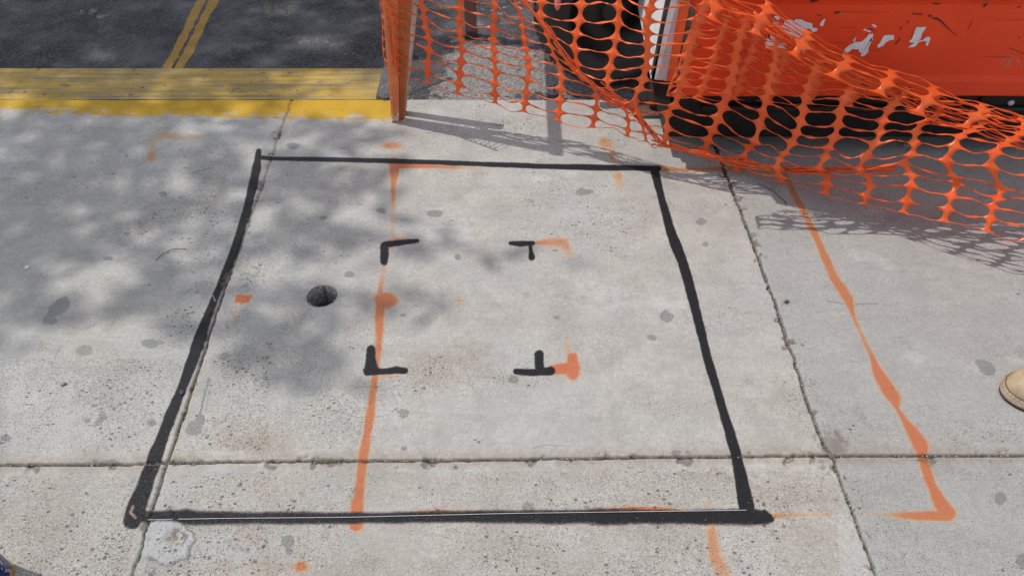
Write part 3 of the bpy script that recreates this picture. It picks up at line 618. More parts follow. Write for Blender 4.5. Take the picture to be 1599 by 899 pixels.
# right-hand bumper bar with a bolt
e0 = atY(1532, 156, YM+.02)
MB().box(e0.x, 2.3, YM+.02, YM+.09, .185, .236).build('bumper', M['black'], mc, bevel=.003)
MB().lathe([(.001, -.008), (.007, -.008), (.010, -.004), (.010, .0)], atY(1578, 160, YM+.02), 'Y', 12).build('bolt', M['lilac'], mc, True)
# wheel
WX, WY, WR = .365, 2.50, .285
wp = MB().lathe([(.165, .0), (.18, -.012), (.20, -.004), (.215, -.018), (.245, -.016), (.262, -.004), (.278, .012), (WR, .035), (WR, .15), (.27, .18), (.17, .18)], (WX, WY-.02, WR), 'Y', 96, False).build('wheel', M['rubber'], mc, True)
MB().lathe([(.166, .0), (.158, .004), (.15, .035), (.06, .045), (.055, .02), (.03, .01), (.001, .01)], (WX, WY-.02, WR), 'Y', 48, False).build('rim', M['rim'], wp, True)
for q in range(56):
    pass
m = MB()
for q in range(64):
    th = 2*math.pi*q/64; c_, s2 = math.cos(th), math.sin(th)
    for y0, y1, off in ((0.012, .075, 0), (.085, .15, .05)):
        c2, s3 = math.cos(th+off), math.sin(th+off); T = Vector((-s3, 0, c2)); Rv = Vector((c2, 0, s3)); C = Vector((WX, WY, WR))
        base = [C+Rv*(WR-.004)+T*a+Vector((0, b, 0)) for a, b in ((-.009, y0), (.009, y0), (.009, y1), (-.009, y1))]
        m.hexa(base, [v+Rv*.009 for v in base])
m.build('tread', M['rubber'], wp)
MB().box(WX-.02, WX+.9, WY+.03, WY+.13, WR-.03, WR+.03).build('axle', M['black'], mc)
lz = atY(871, 2, 2.42); m = MB(); vs = []
m.lathe([(.001, -.018), (.008, -.017), (.014, -.010), (.016, 0)], (0, 0, 0), 'Y', 20); 
m.v = [Vector((v.x*.75, v.y, v.z*2.1))+lz for v in m.v]; m.build('marker_lamp', M['lamp'], mc, True)
MB().box(lz.x-.03, lz.x+.40, lz.y+.001, lz.y+.03, lz.z+.02, lz.z+.10).build('lamp_bracket', M['black'], mc, bevel=.003)
# peeled decals and scratches on the panel
S7 = lambda L: [(1180+a/7.885, b/7.885) for a, b in L]
S8 = lambda L: [(1380+a/7.19, b/7.19) for a, b in L]
decals = [S7(L) for L in (
 [(222,215),(235,200),(262,200),(298,215),(290,250),(255,240)],
 [(215,275),(262,275),(285,300),(330,322),(380,318),(372,250),(440,240),(470,262),(500,236),(560,240),(610,270),(695,292),(700,345),(762,352),(745,388),(700,395),(668,360),(640,350),(560,320),(515,330),(480,352),(560,390),(580,432),(545,472),(500,462),(455,440),(380,400),(300,360),(225,300)],
 [(150,440),(165,400),(205,388),(250,398),(268,440),(260,480),(300,520),(360,540),(405,560),(400,600),(350,600),(280,585),(240,600),(180,590),(120,560),(110,545),(160,530),(230,545),(205,505),(160,480)],
 [(543,620),(570,608),(610,630),(595,652),(560,652)],
 [(790,300),(812,262),(835,240),(860,238),(842,270),(838,305),(815,325),(795,320)],
 [(1060,700),(1095,665),(1098,600),(1140,570),(1190,540),(1220,522),(1290,520),(1340,485),(1370,450),(1400,420),(1440,415),(1445,445),(1390,470),(1445,465),(1440,495),(1390,520),(1340,560),(1385,600),(1385,640),(1350,680),(1310,695),(1290,690),(1300,655),(1275,640),(1270,610),(1220,600),(1170,615),(1140,640),(1105,680),(1080,718)],
 [(1315,375),(1350,355),(1365,372),(1420,385),(1415,402),(1370,390),(1345,380)],
 [(1425,310),(1455,300),(1488,325),(1480,342),(1450,335)],
 [(1200,500),(1215,475),(1240,452),(1225,490),(1218,515),(1205,512)])]
decals += [S8(L) for L in (
 [(-8,420),(15,398),(112,396),(118,442),(60,455),(20,480),(-8,515),(-60,540),(-75,515),(-40,480)],
 [(340,402),(345,350),(372,305),(480,303),(440,360),(415,402),(412,440),(380,465),(330,482),(290,475),(290,455),(320,440)],
 [(275,540),(300,510),(350,480),(400,458),(440,450),(480,418),(515,415),(522,440),(500,480),(490,518),(470,508),(482,470),(430,462),(390,475),(355,520),(330,532)])]
# the decals' seat: the panel's pressed face between the creases
FY = YM+.0105
def spikes(poly, r):                                        # torn edge
    out = []
    for i, a in enumerate(poly):
        b = poly[(i+1) % len(poly)]; out.append(a); L = math.hypot(b[0]-a[0], b[1]-a[1])
        if L > 3: out.append(((a[0]+b[0])/2+r.uniform(-.5, .5), (a[1]+b[1])/2+r.uniform(-.5, .5)))
    return out
rr_ = random.Random(4)
def flake(name, poly, mat, y, th=.0008):
    q = [atY(a, b, y) for a, b in poly]
    bm = bmesh.new(); vv = [bm.verts.new(v) for v in q]; f_ = bm.faces.new(vv)
    bmesh.ops.triangulate(bm, faces=[f_]); me = bpy.data.meshes.new(name); bm.to_mesh(me); bm.free(); me.materials.append(mat)
    o = bpy.data.objects.new(name, me); col.objects.link(o); o.parent = mc; o.matrix_parent_inverse = Matrix.Translation(mc.location).inverted()
    s = o.modifiers.new('t', 'SOLIDIFY'); s.thickness = th; return o
for L in decals: flake('decal', spikes(L, rr_), M['decal'], FY-.0014)
def stroke(L):
    up = []; dn = []
    for i, (x, y, w_) in enumerate(L):
        a, b = L[max(i-1, 0)], L[min(i+1, len(L)-1)]; d = Vector((b[0]-a[0], b[1]-a[1])).normalized(); n = Vector((-d.y, d.x))*w_/2
        up.append((x+n.x, y+n.y)); dn.append((x-n.x, y-n.y))
    return up+dn[::-1]
for L in ([(1413,1,1),(1425,.8,3.5),(1436,2,1.5),(1441,3,1)], [(1456,6,.8),(1462,6.5,2.2),(1469,7,.8)], [(1425,21.5,2),(1431,23,1.5),(1440,22.5,1.6)], [(1450,25,2.5),(1453,25.5,3.5),(1455,26,1)],
          [(1455,29,.8),(1464,30,3),(1470,34,2.6),(1477,41,2),(1486,50,.9),(1495,55.5,.8)], [(1536,11,2),(1539,8,3.4),(1542,5,2)], [(1588,13,1),(1594,10,1.8)], [(1397,71,.8),(1402,65,1.6),(1406,60,1)],
          [(1405,47,1.6),(1409,42,1)], [(1416,37,1),(1419,33,1)], [(1575,75,.6),(1588,80,1),(1599,84,.7)], [(1511,48,.6),(1519,33,.5)], [(1590,60,1.5),(1593,58,1)],
          [(1303,22,1.2),(1307,20.5,3.2),(1311,19,1.5)], [(1275,24,.6),(1280,24.5,1),(1284,26,.5)], [(1356,44,.6),(1360,46,1.4),(1365,48.5,.8)]):
    flake('scratch', stroke(L), M['scratch'], FY-.0008, .0005)
for L in ([(1562,98,1),(1570,92,3),(1578,90,1)], [(1573,100,2),(1577,95,4),(1580,88,2)], [(1584,90,1),(1592,98,3),(1596,106,2)], [(1566,102,1),(1572,104,2.5),(1580,103,1)], [(1590,146,1),(1596,147,3),(1599,147,2)]):
    flake('scuff', stroke(L), M['scuff'], FY-.0008, .0004)

# ---------------------------------------------------------------- the orange net
cols_ = [
 ([(604,108),(600,93),(598,79),(597,62),(597,44),(596,27),(594,8),(593,-8)], 2.290, 2.285),
 ([(622,116),(617,99),(615,81),(614,62),(613,44),(611,28),(606,13),(603,-5)], 2.250, 2.225),
 ([(668,130),(668,112),(668,99),(670,79),(670,62),(666,46),(663,30),(659,12),(657,-6)], 2.29, 2.27),
 ([(714,147),(716,131),(718,115),(720,96),(721,77),(720,63),(718,51),(718,32),(719,14),(719,-4)], 2.234, 2.25),
 ([(774,162),(773,147),(773,131),(774,112),(772,94),(771,78),(770,63),(770,44),(772,27),(773,8),(773,-10)], 2.175, 2.22),
 ([(817,175),(819,160),(821,144),(824,124),(826,105),(824,91),(822,77),(819,61),(816,43),(815,29),(807,11),(803,-6)], 2.137, 2.20),
 ([(872,190),(873,176),(875,157),(876,139),(877,120),(874,104),(866,88),(860,72),(854,56),(848,40),(844,24),(845,4),(848,-14)], 2.085, 2.16),
 ([(924,200),(928,184),(931,170),(932,151),(928,138),(918,124),(905,112),(901,99),(897,76),(900,53),(905,33),(908,8),(910,-12)], 2.046, 2.10),
 ([(980,214),(981,203),(981,187),(977,172),(965,155),(952,140),(948,127),(952,107),(957,83),(962,60),(965,34),(966,10),(968,-10)], 1.994, 2.04),
 ([(1010,222),(1006,208),(1002,194),(996,176),(990,158),(998,139),(1004,124),(1009,105),(1010,88),(1011,70),(1010,52),(1010,34),(1014,16),(1020,-2)], 1.985, 1.97),
 ([(1036,228),(1038,214),(1042,200),(1047,183),(1052,165),(1058,147),(1064,127),(1069,108),(1073,89),(1078,70),(1084,50),(1092,30),(1100,10),(1108,-10)], 1.975, 1.95),
 ([(1103,248),(1102,234),(1106,219),(1114,203),(1123,184),(1129,167),(1136,149),(1143,127),(1147,108),(1150,90),(1153,72),(1158,54),(1164,36),(1172,18),(1180,0)], 2.00, 1.90),
 ([(1150,268),(1152,258),(1160,246),(1170,232),(1179,215),(1187,195),(1192,176),(1196,157),(1199,140),(1203,122),(1208,106),(1213,90),(1215,76),(1213,62),(1208,48),(1200,34),(1192,22)], 1.965, 1.88),
 ([(1221,286),(1218,276),(1213,263),(1218,251),(1227,240),(1236,224),(1244,208),(1250,191),(1255,171),(1257,153),(1262,138),(1270,122),(1277,108),(1280,94),(1276,82),(1266,70),(1254,58)], 1.875, 1.85),
 ([(1287,304),(1292,288),(1290,274),(1278,262),(1286,248),(1293,232),(1303,214),(1309,195),(1312,174),(1319,154),(1328,140),(1338,130),(1344,121),(1345,112),(1340,103),(1328,94),(1316,86)], 1.79, 1.825),
 ([(1351,320),(1352,306),(1360,290),(1352,274),(1338,258),(1352,244),(1367,225),(1375,206),(1379,189),(1388,172),(1398,160),(1406,151),(1411,143),(1410,134),(1402,125),(1392,118)], 1.715, 1.80),
 ([(1410,333),(1416,314),(1422,290),(1428,275),(1410,258),(1424,241),(1428,223),(1430,206),(1440,192),(1455,184),(1466,176),(1470,167),(1470,158),(1464,150),(1452,140)], 1.66, 1.785),
 ([(1474,347),(1480,326),(1486,307),(1496,291),(1490,275),(1478,253),(1490,228),(1500,213),(1515,204),(1528,197),(1535,189),(1538,180),(1534,171),(1522,162)], 1.60, 1.765),
 ([(1540,362),(1547,341),(1549,323),(1556,308),(1566,292),(1548,262),(1554,238),(1568,226),(1582,217),(1594,208),(1600,199),(1600,190),(1592,180)], 1.55, 1.745),
 ([(1603,377),(1610,355),(1615,335),(1622,318),(1630,300),(1622,275),(1628,250),(1640,240),(1655,231),(1665,222),(1668,212),(1665,203),(1655,192)], 1.51, 1.73),
 ([(1668,388),(1676,368),(1681,348),(1688,330),(1695,312),(1690,288),(1696,264),(1708,254),(1720,246),(1730,238),(1733,228),(1730,218),(1722,208)], 1.49, 1.72),
]
NR = 14
def column3d(c):
    nodes, y0, y1 = c; n = len(nodes); P = []
    for j, (x, y) in enumerate(nodes):
        t = j/(n-1); P.append(atY(x, y, y0+(y1-y0)*t))
    folded = nodes[-1][0] > 1190
    while len(P) < NR:
        if folded:                                          # past the gathered top edge the sheet drops behind itself
            q = len(P)-n; P.append(P[-1]+Vector((.012, .030+.004*q, -.034)))
        else:
            P.append(P[-1]+(P[-1]-P[-3])*.5)
    return P[:NR]
G = [column3d(c) for c in cols_]
def cr(p0, p1, p2, p3, t):
    return .5*((2*p1)+(p2-p0)*t+(2*p0-5*p1+4*p2-p3)*t*t+(3*p1-p0-3*p2+p3)*t**3)
def surf(G, u, v):
    nu, nv = len(G), len(G[0]); i = min(max(int(math.floor(u)), 0), nu-2); j = min(max(int(math.floor(v)), 0), nv-2); fu, fv = u-i, v-j
    ci = lambda a: min(max(a, 0), nu-1); cj = lambda a: min(max(a, 0), nv-1)
    row = [cr(G[ci(i+a)][cj(j-1)], G[ci(i+a)][cj(j)], G[ci(i+a)][cj(j+1)], G[ci(i+a)][cj(j+2)], fv) for a in (-1, 0, 1, 2)]
    # columns carry most of the load; between them the strands run nearly straight
    lin = row[1]*(1-fu)+row[2]*fu; return lin*.62+cr(*row, fu)*.38
def net_sheet(name, G, parent, seed, a=.425, b=.435, broken=.05, flop=.006, skip=None, p_=2.7, twist=1, shape=None):
    r = random.Random(seed); nu, nv = len(G), len(G[0])
    A = {(i, j): Vector((r.gauss(0, .35), r.gauss(0, 1), r.gauss(-.45, .9))) for i in range(-1, nu+1) for j in range(-1, nv+2)}
    ph = {k: r.uniform(0, 6.28) for k in A}
    def pt(u, v):
        P = surf(G, u, v); dv = v-round(v); i = int(min(math.floor(u), nu-2)); j = int(math.floor(v)); fu = min(max(u-i, 0), 1); fv = v-j
        w_ = lerp(A[(i, j)], A[(i, min(j+1, nv))], fv*fv*(3-2*fv)); s = math.sin(math.pi*fu)
        P = P+w_*flop*s*s + Vector((0, 1, .8))*flop*.35*math.sin(fu*9+ph[(i, j)])*s
        tw = math.sin(math.pi*fu)**2; tw = min(1, tw*1.6)*twist       # strands turn flat side up between the nodes
        P = P+Vector((0, 1, 0))*dv*.05*tw; P.z -= dv*.036*tw
        P.z = max(P.z, .004); return P
    vmap = {}; verts = []; faces = []
    def vid(u, v):
        k = (round(u*5000), round(v*5000))
        if k not in vmap: vmap[k] = len(verts); verts.append(pt(u, v))
        return vmap[k]
    NL, NS = 10, 8
    brk = set((i, j) for i in range(nu-1) for j in range(nv) if r.random() < broken)
    for i in range(nu-1):
        for j in range(nv-1):
            if skip and skip(i, j): continue
            a0, b0_, pp_ = shape(i, j) if shape else (a, b, p_); aa = min(.47, a0*r.uniform(.97, 1.03)); bb = min(.472, b0_*r.uniform(.96, 1.04))
            outer = [(k/NL, 0) for k in range(NL)]+[(1, k/NS) for k in range(NS)]+[(1-k/NL, 1) for k in range(NL)]+[(0, 1-k/NS) for k in range(NS)]
            ids = []; inn = []
            ru = min(bb*.45, aa*.95)
            for q, (x, y) in enumerate(outer):
                if q <= NL: x2, y2 = .5+(x-.5)*2*(aa-ru), .5-bb
                elif q < NL+NS: th = -math.pi/2+math.pi*(q-NL)/NS; x2, y2 = .5+aa-ru+ru*math.cos(th), .5+bb*math.sin(th)
                elif q <= 2*NL+NS: x2, y2 = .5+(x-.5)*2*(aa-ru), .5+bb
                else: th = math.pi/2+math.pi*(q-2*NL-NS)/NS; x2, y2 = .5-aa+ru+ru*math.cos(th), .5+bb*math.sin(th)
                ids.append(vid(i+x, j+y)); inn.append(vid(i+x2, j+y2))
            n = len(outer)
            for k in range(n):
                k2 = (k+1) % n; xm = (outer[k][0]+outer[k2][0])/2; ym = (outer[k][1]+outer[k2][1])/2
                if ym == 0 and (i, j) in brk and .22 < xm < .95: continue
                if ym == 1 and (i, j+1) in brk and .22 < xm < .95: continue
                faces.append((ids[k], ids[k2], inn[k2], inn[k]))
    o = link(name, verts, faces, M['net'], parent, True)
    s = o.modifiers.new('thickness', 'SOLIDIFY'); s.thickness = .0016; s.offset = 0
    return o
net = empty('safety_net', ground(1140, 262)); tag(net, 'torn orange plastic safety netting draped from the barricade leg across the red machine', 'safety net')
for c_ in G: 
    for p in c_: p.z = max(p.z, .006)
# jitter inside the gathered edge so that it crumples
rj_ = random.Random(5)
for i in range(12, len(G)):
    for j in range(11, NR): G[i][j] += Vector((rj_.gauss(0, .004), rj_.gauss(0, .006), rj_.gauss(0, .003)))
for i in range(10, len(G)):
    for j in (3, 4): G[i][j] += Vector((rj_.gauss(0, .004), rj_.gauss(0, .008), rj_.gauss(0, .003)))
def shp(i, j):
    if i < 8: return .452, .477, 2
    if j < 5: return .445, .474, 2
    return .432, .463, 2
net_sheet('net_panel', G, net, 11, shape=shp, broken=.06)
fl = [[(1055,-2),(1050,-20),(1045,-40),(1040,-60)], [(1112,32),(1115,10),(1118,-10),(1118,-30)], [(1180,54),(1188,29),(1201,14),(1200,2)], [(1240,88),(1252,69),(1260,57),(1259,47)],
      [(1300,121),(1318,103),(1324,92),(1322,83)], [(1372,147),(1386,129),(1394,117),(1392,109)], [(1436,178),(1450,156),(1460,143),(1457,133)], [(1505,200),(1527,181),(1537,171),(1534,161)], [(1580,223),(1600,205),(1608,195),(1605,187)], [(1655,240),(1672,222),(1680,212),(1677,204)]]
G3 = []
for i_, c_ in enumerate(fl):
    yb_ = 1.872-.0145*i_; G3.append([atY(x+rj_.uniform(-2, 2), y, yb_-.065+.022*q+rj_.gauss(0, .003)) for q, (x, y) in enumerate(c_)])
net_sheet('top_flap', G3, net, 51, a=.42, b=.44, p_=2.3, flop=.005, broken=.08)
# second layer behind, over the red panel
G2 = []
for x0 in (1040, 1092, 1146, 1200, 1262, 1325, 1390):
    colm = []
    for j in range(9):
        y = 150-j*15.5+(x0-1040)*.06; top = 20+(x0-1075)*.42
        y = max(y, top+j*1.5-6) if x0 > 1100 else y
        colm.append(atY(x0+j*5.5+rj_.uniform(-2, 2), y, 1.985-.004*j))
    G2.append(colm)
net_sheet('folded_layer', G2, net, 23, a=.43, b=.45, flop=.004)
# gathered strands
def strands(name, path, n, spread, seed, w0=.0011, w1=.0022, seg=26):
    r = random.Random(seed); m = MB(); P = [atY(x, y, Y) for x, y, Y in path]; k = len(P)
    def at(t):
        f = t*(k-1); i = min(int(f), k-2); g = lambda q: P[min(max(q, 0), k-1)]; return cr(g(i-1), g(i), g(i+1), g(i+2), f-i)
    for s in range(n):
        t0 = r.uniform(-.1, .75); t1 = min(1, t0+r.uniform(.18, .5)); t0 = max(0, t0)
        off = Vector((0, r.gauss(0, spread*.8), r.gauss(0, spread))); off2 = Vector((0, r.gauss(0, spread*.8), r.gauss(0, spread))); pts = []; rad = []
        f1, f2, p1, p2 = r.uniform(2, 6), r.uniform(5, 11), r.uniform(0, 6), r.uniform(0, 6); ww = r.uniform(w0, w1)
        for q in range(seg):
            t = q/(seg-1); p = at(t0+(t1-t0)*t)+lerp(off, off2, t)
            p += Vector((0, .006*math.sin(f1*t*3+p1), .005*math.sin(f2*t*1.6+p2)))*(spread/.015)*.8
            p.z = max(p.z, .003); pts.append(p); rad.append(ww*(.55+.9*abs(math.cos(math.pi*t))))
        m.tube(pts, rad, 5)
    return m.build(name, M['net'], net, True)
strands('gathered_strands', [(1075,-45,1.89),(1140,10,1.865),(1215,55,1.845),(1290,97,1.825),(1370,132,1.805),(1450,165,1.785),(1530,190,1.76),(1620,215,1.74)], 34, .020, 31, .0010, .0020)
strands('gathered_strands', [(795,-20,2.15),(850,40,2.11),(890,100,2.08),(935,140,2.05),(985,170,2.02),(1012,200,2.0),(1034,226,1.97)], 42, .009, 32)
strands('gathered_strands', [(1018,222,1.975),(1060,232,1.97),(1110,243,1.96),(1160,254,1.94),(1230,262,1.88),(1300,264,1.82),(1400,262,1.75)], 34, .007, 33)

# ---------------------------------------------------------------- spray can
cb = Vector((-1.043, .632, 0)); can = empty('spray_can', cb); tag(can, 'navy blue spray can with a yellow base standing at the lower left corner', 'can')
o = MB().lathe([(.028, .0005), (.0315, .001), (.0325, .003), (.0325, .165), (.031, .171)], (0, 0, 0), 'Z', 64).build('can_body', M['can'], None, True); o.parent = can
o = MB().lathe([(.031, .1712), (.027, .180), (.018, .188), (.012, .190)], (0, 0, 0), 'Z', 48).build('shoulder', M['tin'], None, True); o.parent = can
o = MB().lathe([(.026, .182), (.026, .215), (.022, .222), (.001, .222)], (0, 0, 0), 'Z', 48).build('cap', M['cap'], None, True); o.parent = can

# ---------------------------------------------------------------- boot
bt = empty('work_boot', (1.30, 1.075, 0)); tag(bt, 'tan suede work boot with a thick pale sole, toe poking in at the right edge', 'boot')
def foot_outline(u):                                       # u 0 toe .. 1 heel -> centre offset, half width
    hw = .052*math.sqrt(max(0, 1-((.22-u)/.22)**2)) if u < .22 else (.052-.016*math.sin(min(1, (u-.22)/.38)*math.pi/2) if u < .6 else .036+.001*math.sin((u-.6)*6))
    if u > .88: hw = .036*math.sqrt(max(0, 1-((u-.88)/.12)**2))
    return hw
def boot_loft(rows, seg, name, mat, sm=True):
    vs = []; fs = []
    for ring in rows: vs += ring
    n = seg
    for i in range(len(rows)-1):
        for k in range(n): fs.append((i*n+k, i*n+(k+1) % n, (i+1)*n+(k+1) % n, (i+1)*n+k))
    fs += [tuple(range(n)), tuple(reversed(range((len(rows)-1)*n, len(rows)*n)))]
    m = MB(); m.add(vs, fs); o = m.build(name, mat, None, sm); o.parent = bt; return o
X0, L_ = -.105, .305
def outline(scale, z, n=28):
    pts = []; us = [.5-.5*math.cos(math.pi*k/n) for k in range(n+1)]
    for u in us: pts.append(Vector((X0+L_*(.5+(u-.5)*(1+scale*.05)), foot_outline(u)*(1+scale*.12)+.0, z)))
    for u in us[-2:0:-1]: pts.append(Vector((X0+L_*(.5+(u-.5)*(1+scale*.05)), -foot_outline(u)*(1+scale*.12), z)))
    return pts
ol = [outline(.35, .001), outline(.45, .004), outline(.45, .008)]; boot_loft(ol, len(ol[0]), 'outsole', M['outsole'])
ol = [outline(.45, .0085), outline(.75, .012), outline(.72, .020), outline(.55, .021), outline(.62, .023), outline(.55, .030), outline(.2, .031)]; boot_loft(ol, len(ol[0]), 'sole', M['sole'])
wl = [outline(.22, .0305), outline(.30, .0315), outline(.22, .033)]; boot_loft(wl, len(wl[0]), 'welt', M['lace'])
m = MB()
for q in range(60):
    o_ = outline(.50, .0315, 30)[q % 60]; m.box(o_.x-.0016, o_.x+.0016, o_.y-.0007, o_.y+.0007, .0295, .0318)
o = m.build('stitching', M['suede'], None); o.parent = bt
rows = []
for i in range(30):
    u = i/29; hw = max(foot_outline(min(max(u, .004), .996)), .004); top = .031+.045*math.sqrt(max(0, 1-(1-min(u/.16, 1))**2)); 
    if u > .16: top = .076+.075*max(0, (u-.16)/.40)**1.3
    if u > .56: top = .076+.075
    ring = []
    for k in range(20):
        th = 2*math.pi*k/20; c_, s_ = math.cos(th), math.sin(th); y = hw*math.copysign(abs(c_)**.75, c_); z = .029+(top-.029)*(max(s_, 0)**.8 if s_ > 0 else 0)-.003*(s_ < 0)
        if s_ > 0: y *= 1-.18*s_*min(1, u*3)
        ring.append(Vector((X0+L_*u, y, z)))
    rows.append(ring)
boot_loft(rows, 20, 'upper', M['suede'])
m = MB().lathe([(.040, .12), (.042, .15), (.046, .20), (.050, .235), (.046, .236), (.038, .16)], (X0+.225, 0, 0), 'Z', 32, False); o = m.build('shaft', M['suede'], None, True); o.parent = bt
m = MB()
for q in range(5):
    x = X0+.095+q*.018; zt_ = .078+.075*max(0, ((x-X0)/L_-.16)/.40)**1.3
    m.tube([(x, -.030, zt_-.012), (x, -.015, zt_+.001), (x+.004, 0, zt_+.004), (x, .015, zt_+.001), (x, .030, zt_-.012)], .0022, 6)
o = m.build('lace', M['lace'], None, True); o.parent = bt
bt.rotation_euler = (0, 0, R(-6))

# ---------------------------------------------------------------- little things on the slab
def gz(px, py, z=.0015): v = ground(px, py); v.z = z; return v
m = MB()
def seglist(pts, z=.0035, n=12):
    out = []
    for a, b in zip(pts[:-1], pts[1:]):
        out += [lerp(gz(*a, z), gz(*b, z), t/n) for t in range(n)]
    return out+[gz(*pts[-1], z)]
m.tube(seglist([(232,812),(340,810),(545,808),(800,802),(1165,797)]), .00042, 5)
o = m.build('chalk_string', M['string']); tag(o, 'thin white string stretched along the black painted square', 'string')
o = MB().tube([gz(242,408), gz(255,398,.004), gz(272,391,.006), gz(292,389,.002)], [.0006, .0012, .0011, .0006], 6).build('twig', M['twig'], None, True)
tag(o, 'thin curved dark twig lying on the dappled slab left of the black square', 'twig')
o = MB().tube([gz(1180,285), gz(1205,298,.003), gz(1228,318,.002), gz(1226,322)], [.0006, .001, .001, .0005], 6).build('wire', M['twig'], None, True)
tag(o, 'short dark bent wire on the ground under the hanging net', 'wire')
ring_c = gz(265, 801, .004); m = MB(); m.tube([ring_c+Vector((.008*math.cos(t), .006*math.sin(t), .003+.003*math.sin(t))) for t in np.linspace(0, 2*math.pi*.93, 20)], .0010, 6)
o = m.build('wire_loop', M['rust'], None, True); tag(o, 'tiny rusty wire loop at the start of the bottom black line', 'wire')
def pebble(px, py, s, mat, seed, z=0):
    r = random.Random(seed); c = gz(px, py, z); bm = bmesh.new(); bmesh.ops.create_icosphere(bm, subdivisions=2, radius=s)
    for v in bm.verts: v.co = Vector((v.co.x*r.uniform(1.1, 1.5), v.co.y, v.co.z*.6))*(1+r.uniform(-.15, .15))+Vector((0, 0, s*.45))
    me = bpy.data.meshes.new('pebble'); bm.to_mesh(me); bm.free(); me.materials.append(mat)
    for p in me.polygons: p.use_smooth = True
    o = bpy.data.objects.new('pebble', me); col.objects.link(o); o.location = c; o.rotation_euler = (0, 0, r.uniform(0, 3)); return o
for (x, y, s, mt, lb) in ((1228,472,.0055,'darkstone','small black pebble beside the right-hand joint'), (285,613,.0065,'darkstone','round black pebble on the left painted line'), (1415,228,.012,'stone','grey pebble in the shade under the red machine'),
                      (1580,213,.016,'whitestone','white stone chip under the red machine at the right edge'), (99,600,.006,'stone','small brown stone on the left slab'), (43,418,.006,'whitestone','white crumb on the shaded left slab')):
    tag(pebble(x, y, s, M[mt], int(x)), lb, 'pebble')
# grit lying in the joints
r = random.Random(9); bmg = MB()
def along(J, n, j, lo=.0006, hi=.0028):
    for _ in range(n):
        i = r.randrange(len(J)-1); t = r.random(); x = J[i][0]+(J[i+1][0]-J[i][0])*t+r.gauss(0, j); y = J[i][1]+(J[i+1][1]-J[i][1])*t+r.gauss(0, j*.6)
        if not (0 < x < 1600 and 160 < y < 899): continue
        s = r.uniform(lo, hi); c = gz(x, y, -.004+s*.5)
        vs = [c+Vector((r.uniform(.6, 1.2)*s*a, r.uniform(.6, 1.2)*s*b, r.uniform(.5, 1)*s*c2)) for a, b, c2 in ((1,0,0),(-1,0,0),(0,1,0),(0,-1,0),(0,0,1),(0,0,-1))]
        bmg.add(vs, [(0,2,4),(2,1,4),(1,3,4),(3,0,4),(2,0,5),(1,2,5),(3,1,5),(0,3,5)])
along(RJ, 300, 2.2); along(BJ, 230, 1.8); along(LJ, 150, 1.5, hi=.002); along([(412,285),(408,300)], 10, 5)
for _ in range(260):
    x, y = r.uniform(0, 1600), r.uniform(200, 899); s = r.uniform(.0005, .0014); c = gz(x, y, s*.6)
    vs = [c+Vector((r.uniform(.6, 1.2)*s*a, r.uniform(.6, 1.2)*s*b, .8*s*c2)) for a, b, c2 in ((1,0,0),(-1,0,0),(0,1,0),(0,-1,0),(0,0,1),(0,0,-1))]
    bmg.add(vs, [(0,2,4),(2,1,4),(1,3,4),(3,0,4),(2,0,5),(1,2,5),(3,1,5),(0,3,5)])
tag(link('grit', bmg.v, bmg.f, plain('joint grit', (.32, .30, .27), .85, var=.6, sc=260)), 'crumbs of grit lying in the slab joints', 'grit', kind='stuff')

# ---------------------------------------------------------------- street tree whose crown throws the dappled shade
SH = [ # photo-space ellipses: shade (+) and gaps (-): where the crown is thick and where it opens
 (60,330,330,190,.8),(260,60,420,95,.85),(90,480,150,50,.75),(330,300,170,80,.75),(60,540,120,35,.7),(480,330,110,100,.75),(600,300,50,60,.4),(640,385,120,26,.38),(760,395,140,18,.32),(620,400,120,20,.25),(640,480,75,26,.42),(450,560,85,55,.7),(480,510,55,80,.65),
 (560,470,120,26,.35),(300,480,110,60,.75),(370,520,70,50,.5),(880,400,70,14,.15),(420,230,120,50,.6),(500,205,130,20,.6),(200,140,260,40,.7),(560,590,40,20,.2)]
GAP = [(150,440,60,34,1.2),(185,415,40,22,.9),(300,400,40,16,1.),(290,360,40,18,.9),(360,310,42,14,1.),(540,330,46,22,1.),(440,420,60,24,1.),(560,430,60,18,.8),(390,240,24,16,.8),(150,520,90,26,1.1),(60,590,140,35,1.2),(230,570,120,40,1.),(150,15,36,12,1.4),
 (135,83,30,9,1.2),(500,60,46,12,1.4),(430,8,44,12,1.4),(505,120,60,12,1.3),(310,130,40,10,.8),(20,165,30,20,1.1),(100,120,30,6,.6),(560,145,50,9,.6),(760,330,100,30,.9),(520,28,40,5,.6),(270,290,60,18,.6),(410,350,30,16,.8),(20,520,50,16,.7),(360,470,30,14,.5),(530,275,20,14,.3)]
def shade(px, py):
    s = 0
    for x, y, a, b, v in SH:
        d = ((px-x)/a)**2+((py-y)/b)**2
        if d < 1.6: s = max(s, v*min(1, max(0, (1.35-d)/.7)))
    for x, y, a, b, v in GAP:
        d = ((px-x)/a)**2+((py-y)/b)**2; s -= v*math.exp(-d*1.2)
    return s
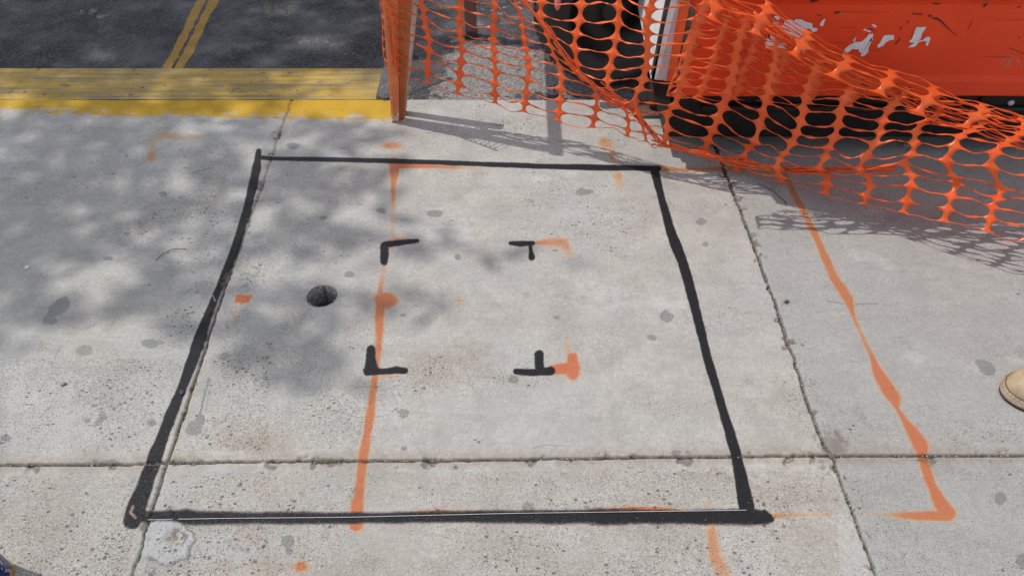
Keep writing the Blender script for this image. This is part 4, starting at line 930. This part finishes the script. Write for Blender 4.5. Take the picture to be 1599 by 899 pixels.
def crown():
    r = random.Random(12); vs = []; fs = []
    def leaf(c, s):
        a = Vector((r.gauss(0, 1), r.gauss(0, 1), r.gauss(0, .5))).normalized(); n = Vector((r.gauss(0, .5), r.gauss(0, .5), 1)).normalized(); b = n.cross(a).normalized(); a = b.cross(n)
        k = len(vs); vs.extend([c-a*s, c-b*s*.42-a*s*.1, c+a*s, c+b*s*.42-a*s*.1]); fs.append((k, k+1, k+2, k+3))
    n = 0
    while n < 13500:
        gx, gy = r.uniform(-2.9, .8), r.uniform(1.0, 3.6); px, py = project(gx, gy)
        inside = -60 < px < 1660 and -60 < py < 960
        if inside: p = shade(px, py)
        else: p = .8 if gx < -.6 else 0
        n += 1
        if r.random() > p: continue
        h = r.uniform(4.4, 6.8); c = Vector((gx-SDX*COT*h, gy-SDY*COT*h, h)); leaf(c, r.uniform(.04, .065))
    for _ in range(14000):                                  # the rest of the crown, whose shade falls outside the view
        th, ph = r.uniform(0, 6.283), math.acos(r.uniform(-.4, 1)); q = r.uniform(.72, 1)
        c = Vector((-5.6, 4.3, 8.0))+Vector((2.3*math.cos(th)*math.sin(ph), 2.3*math.sin(th)*math.sin(ph), 1.9*math.cos(ph)))*q
        g = c+Vector((SDX, SDY, 0))*COT*c.z; px, py = project(g.x, g.y)
        if -40 < px < 1640 and -40 < py < 940: continue
        leaf(c, r.uniform(.05, .09))
    return vs, fs
tr = empty('street_tree', (-6.6, 5.6, -.02)); tag(tr, 'leafy street tree off to the left whose crown throws the dappled shade', 'tree')
cv, cf = crown(); link('crown', cv, cf, M['leaf'], tr)
m = MB(); m.tube([(-6.6, 5.6, -.02), (-6.5, 5.5, 2.0), (-6.2, 5.2, 4.2), (-5.6, 4.7, 6.2)], [.17, .13, .11, .08], 14)
m.build('trunk', M['bark'], tr, True)
lm = MB()
for e in ((-4.9, 4.0, 7.4), (-5.6, 3.6, 8.4), (-4.6, 4.9, 8.6), (-6.2, 4.4, 9.0), (-4.5, 3.4, 7.8)):
    lm.tube([(-5.7, 4.78, 6.0), lerp(Vector((-5.6, 4.7, 6.2)), Vector(e), .5)+Vector((.05, -.05, .12)), e], [.06, .03, .008], 8)
lm.build('limbs', M['bark'], tr, True)
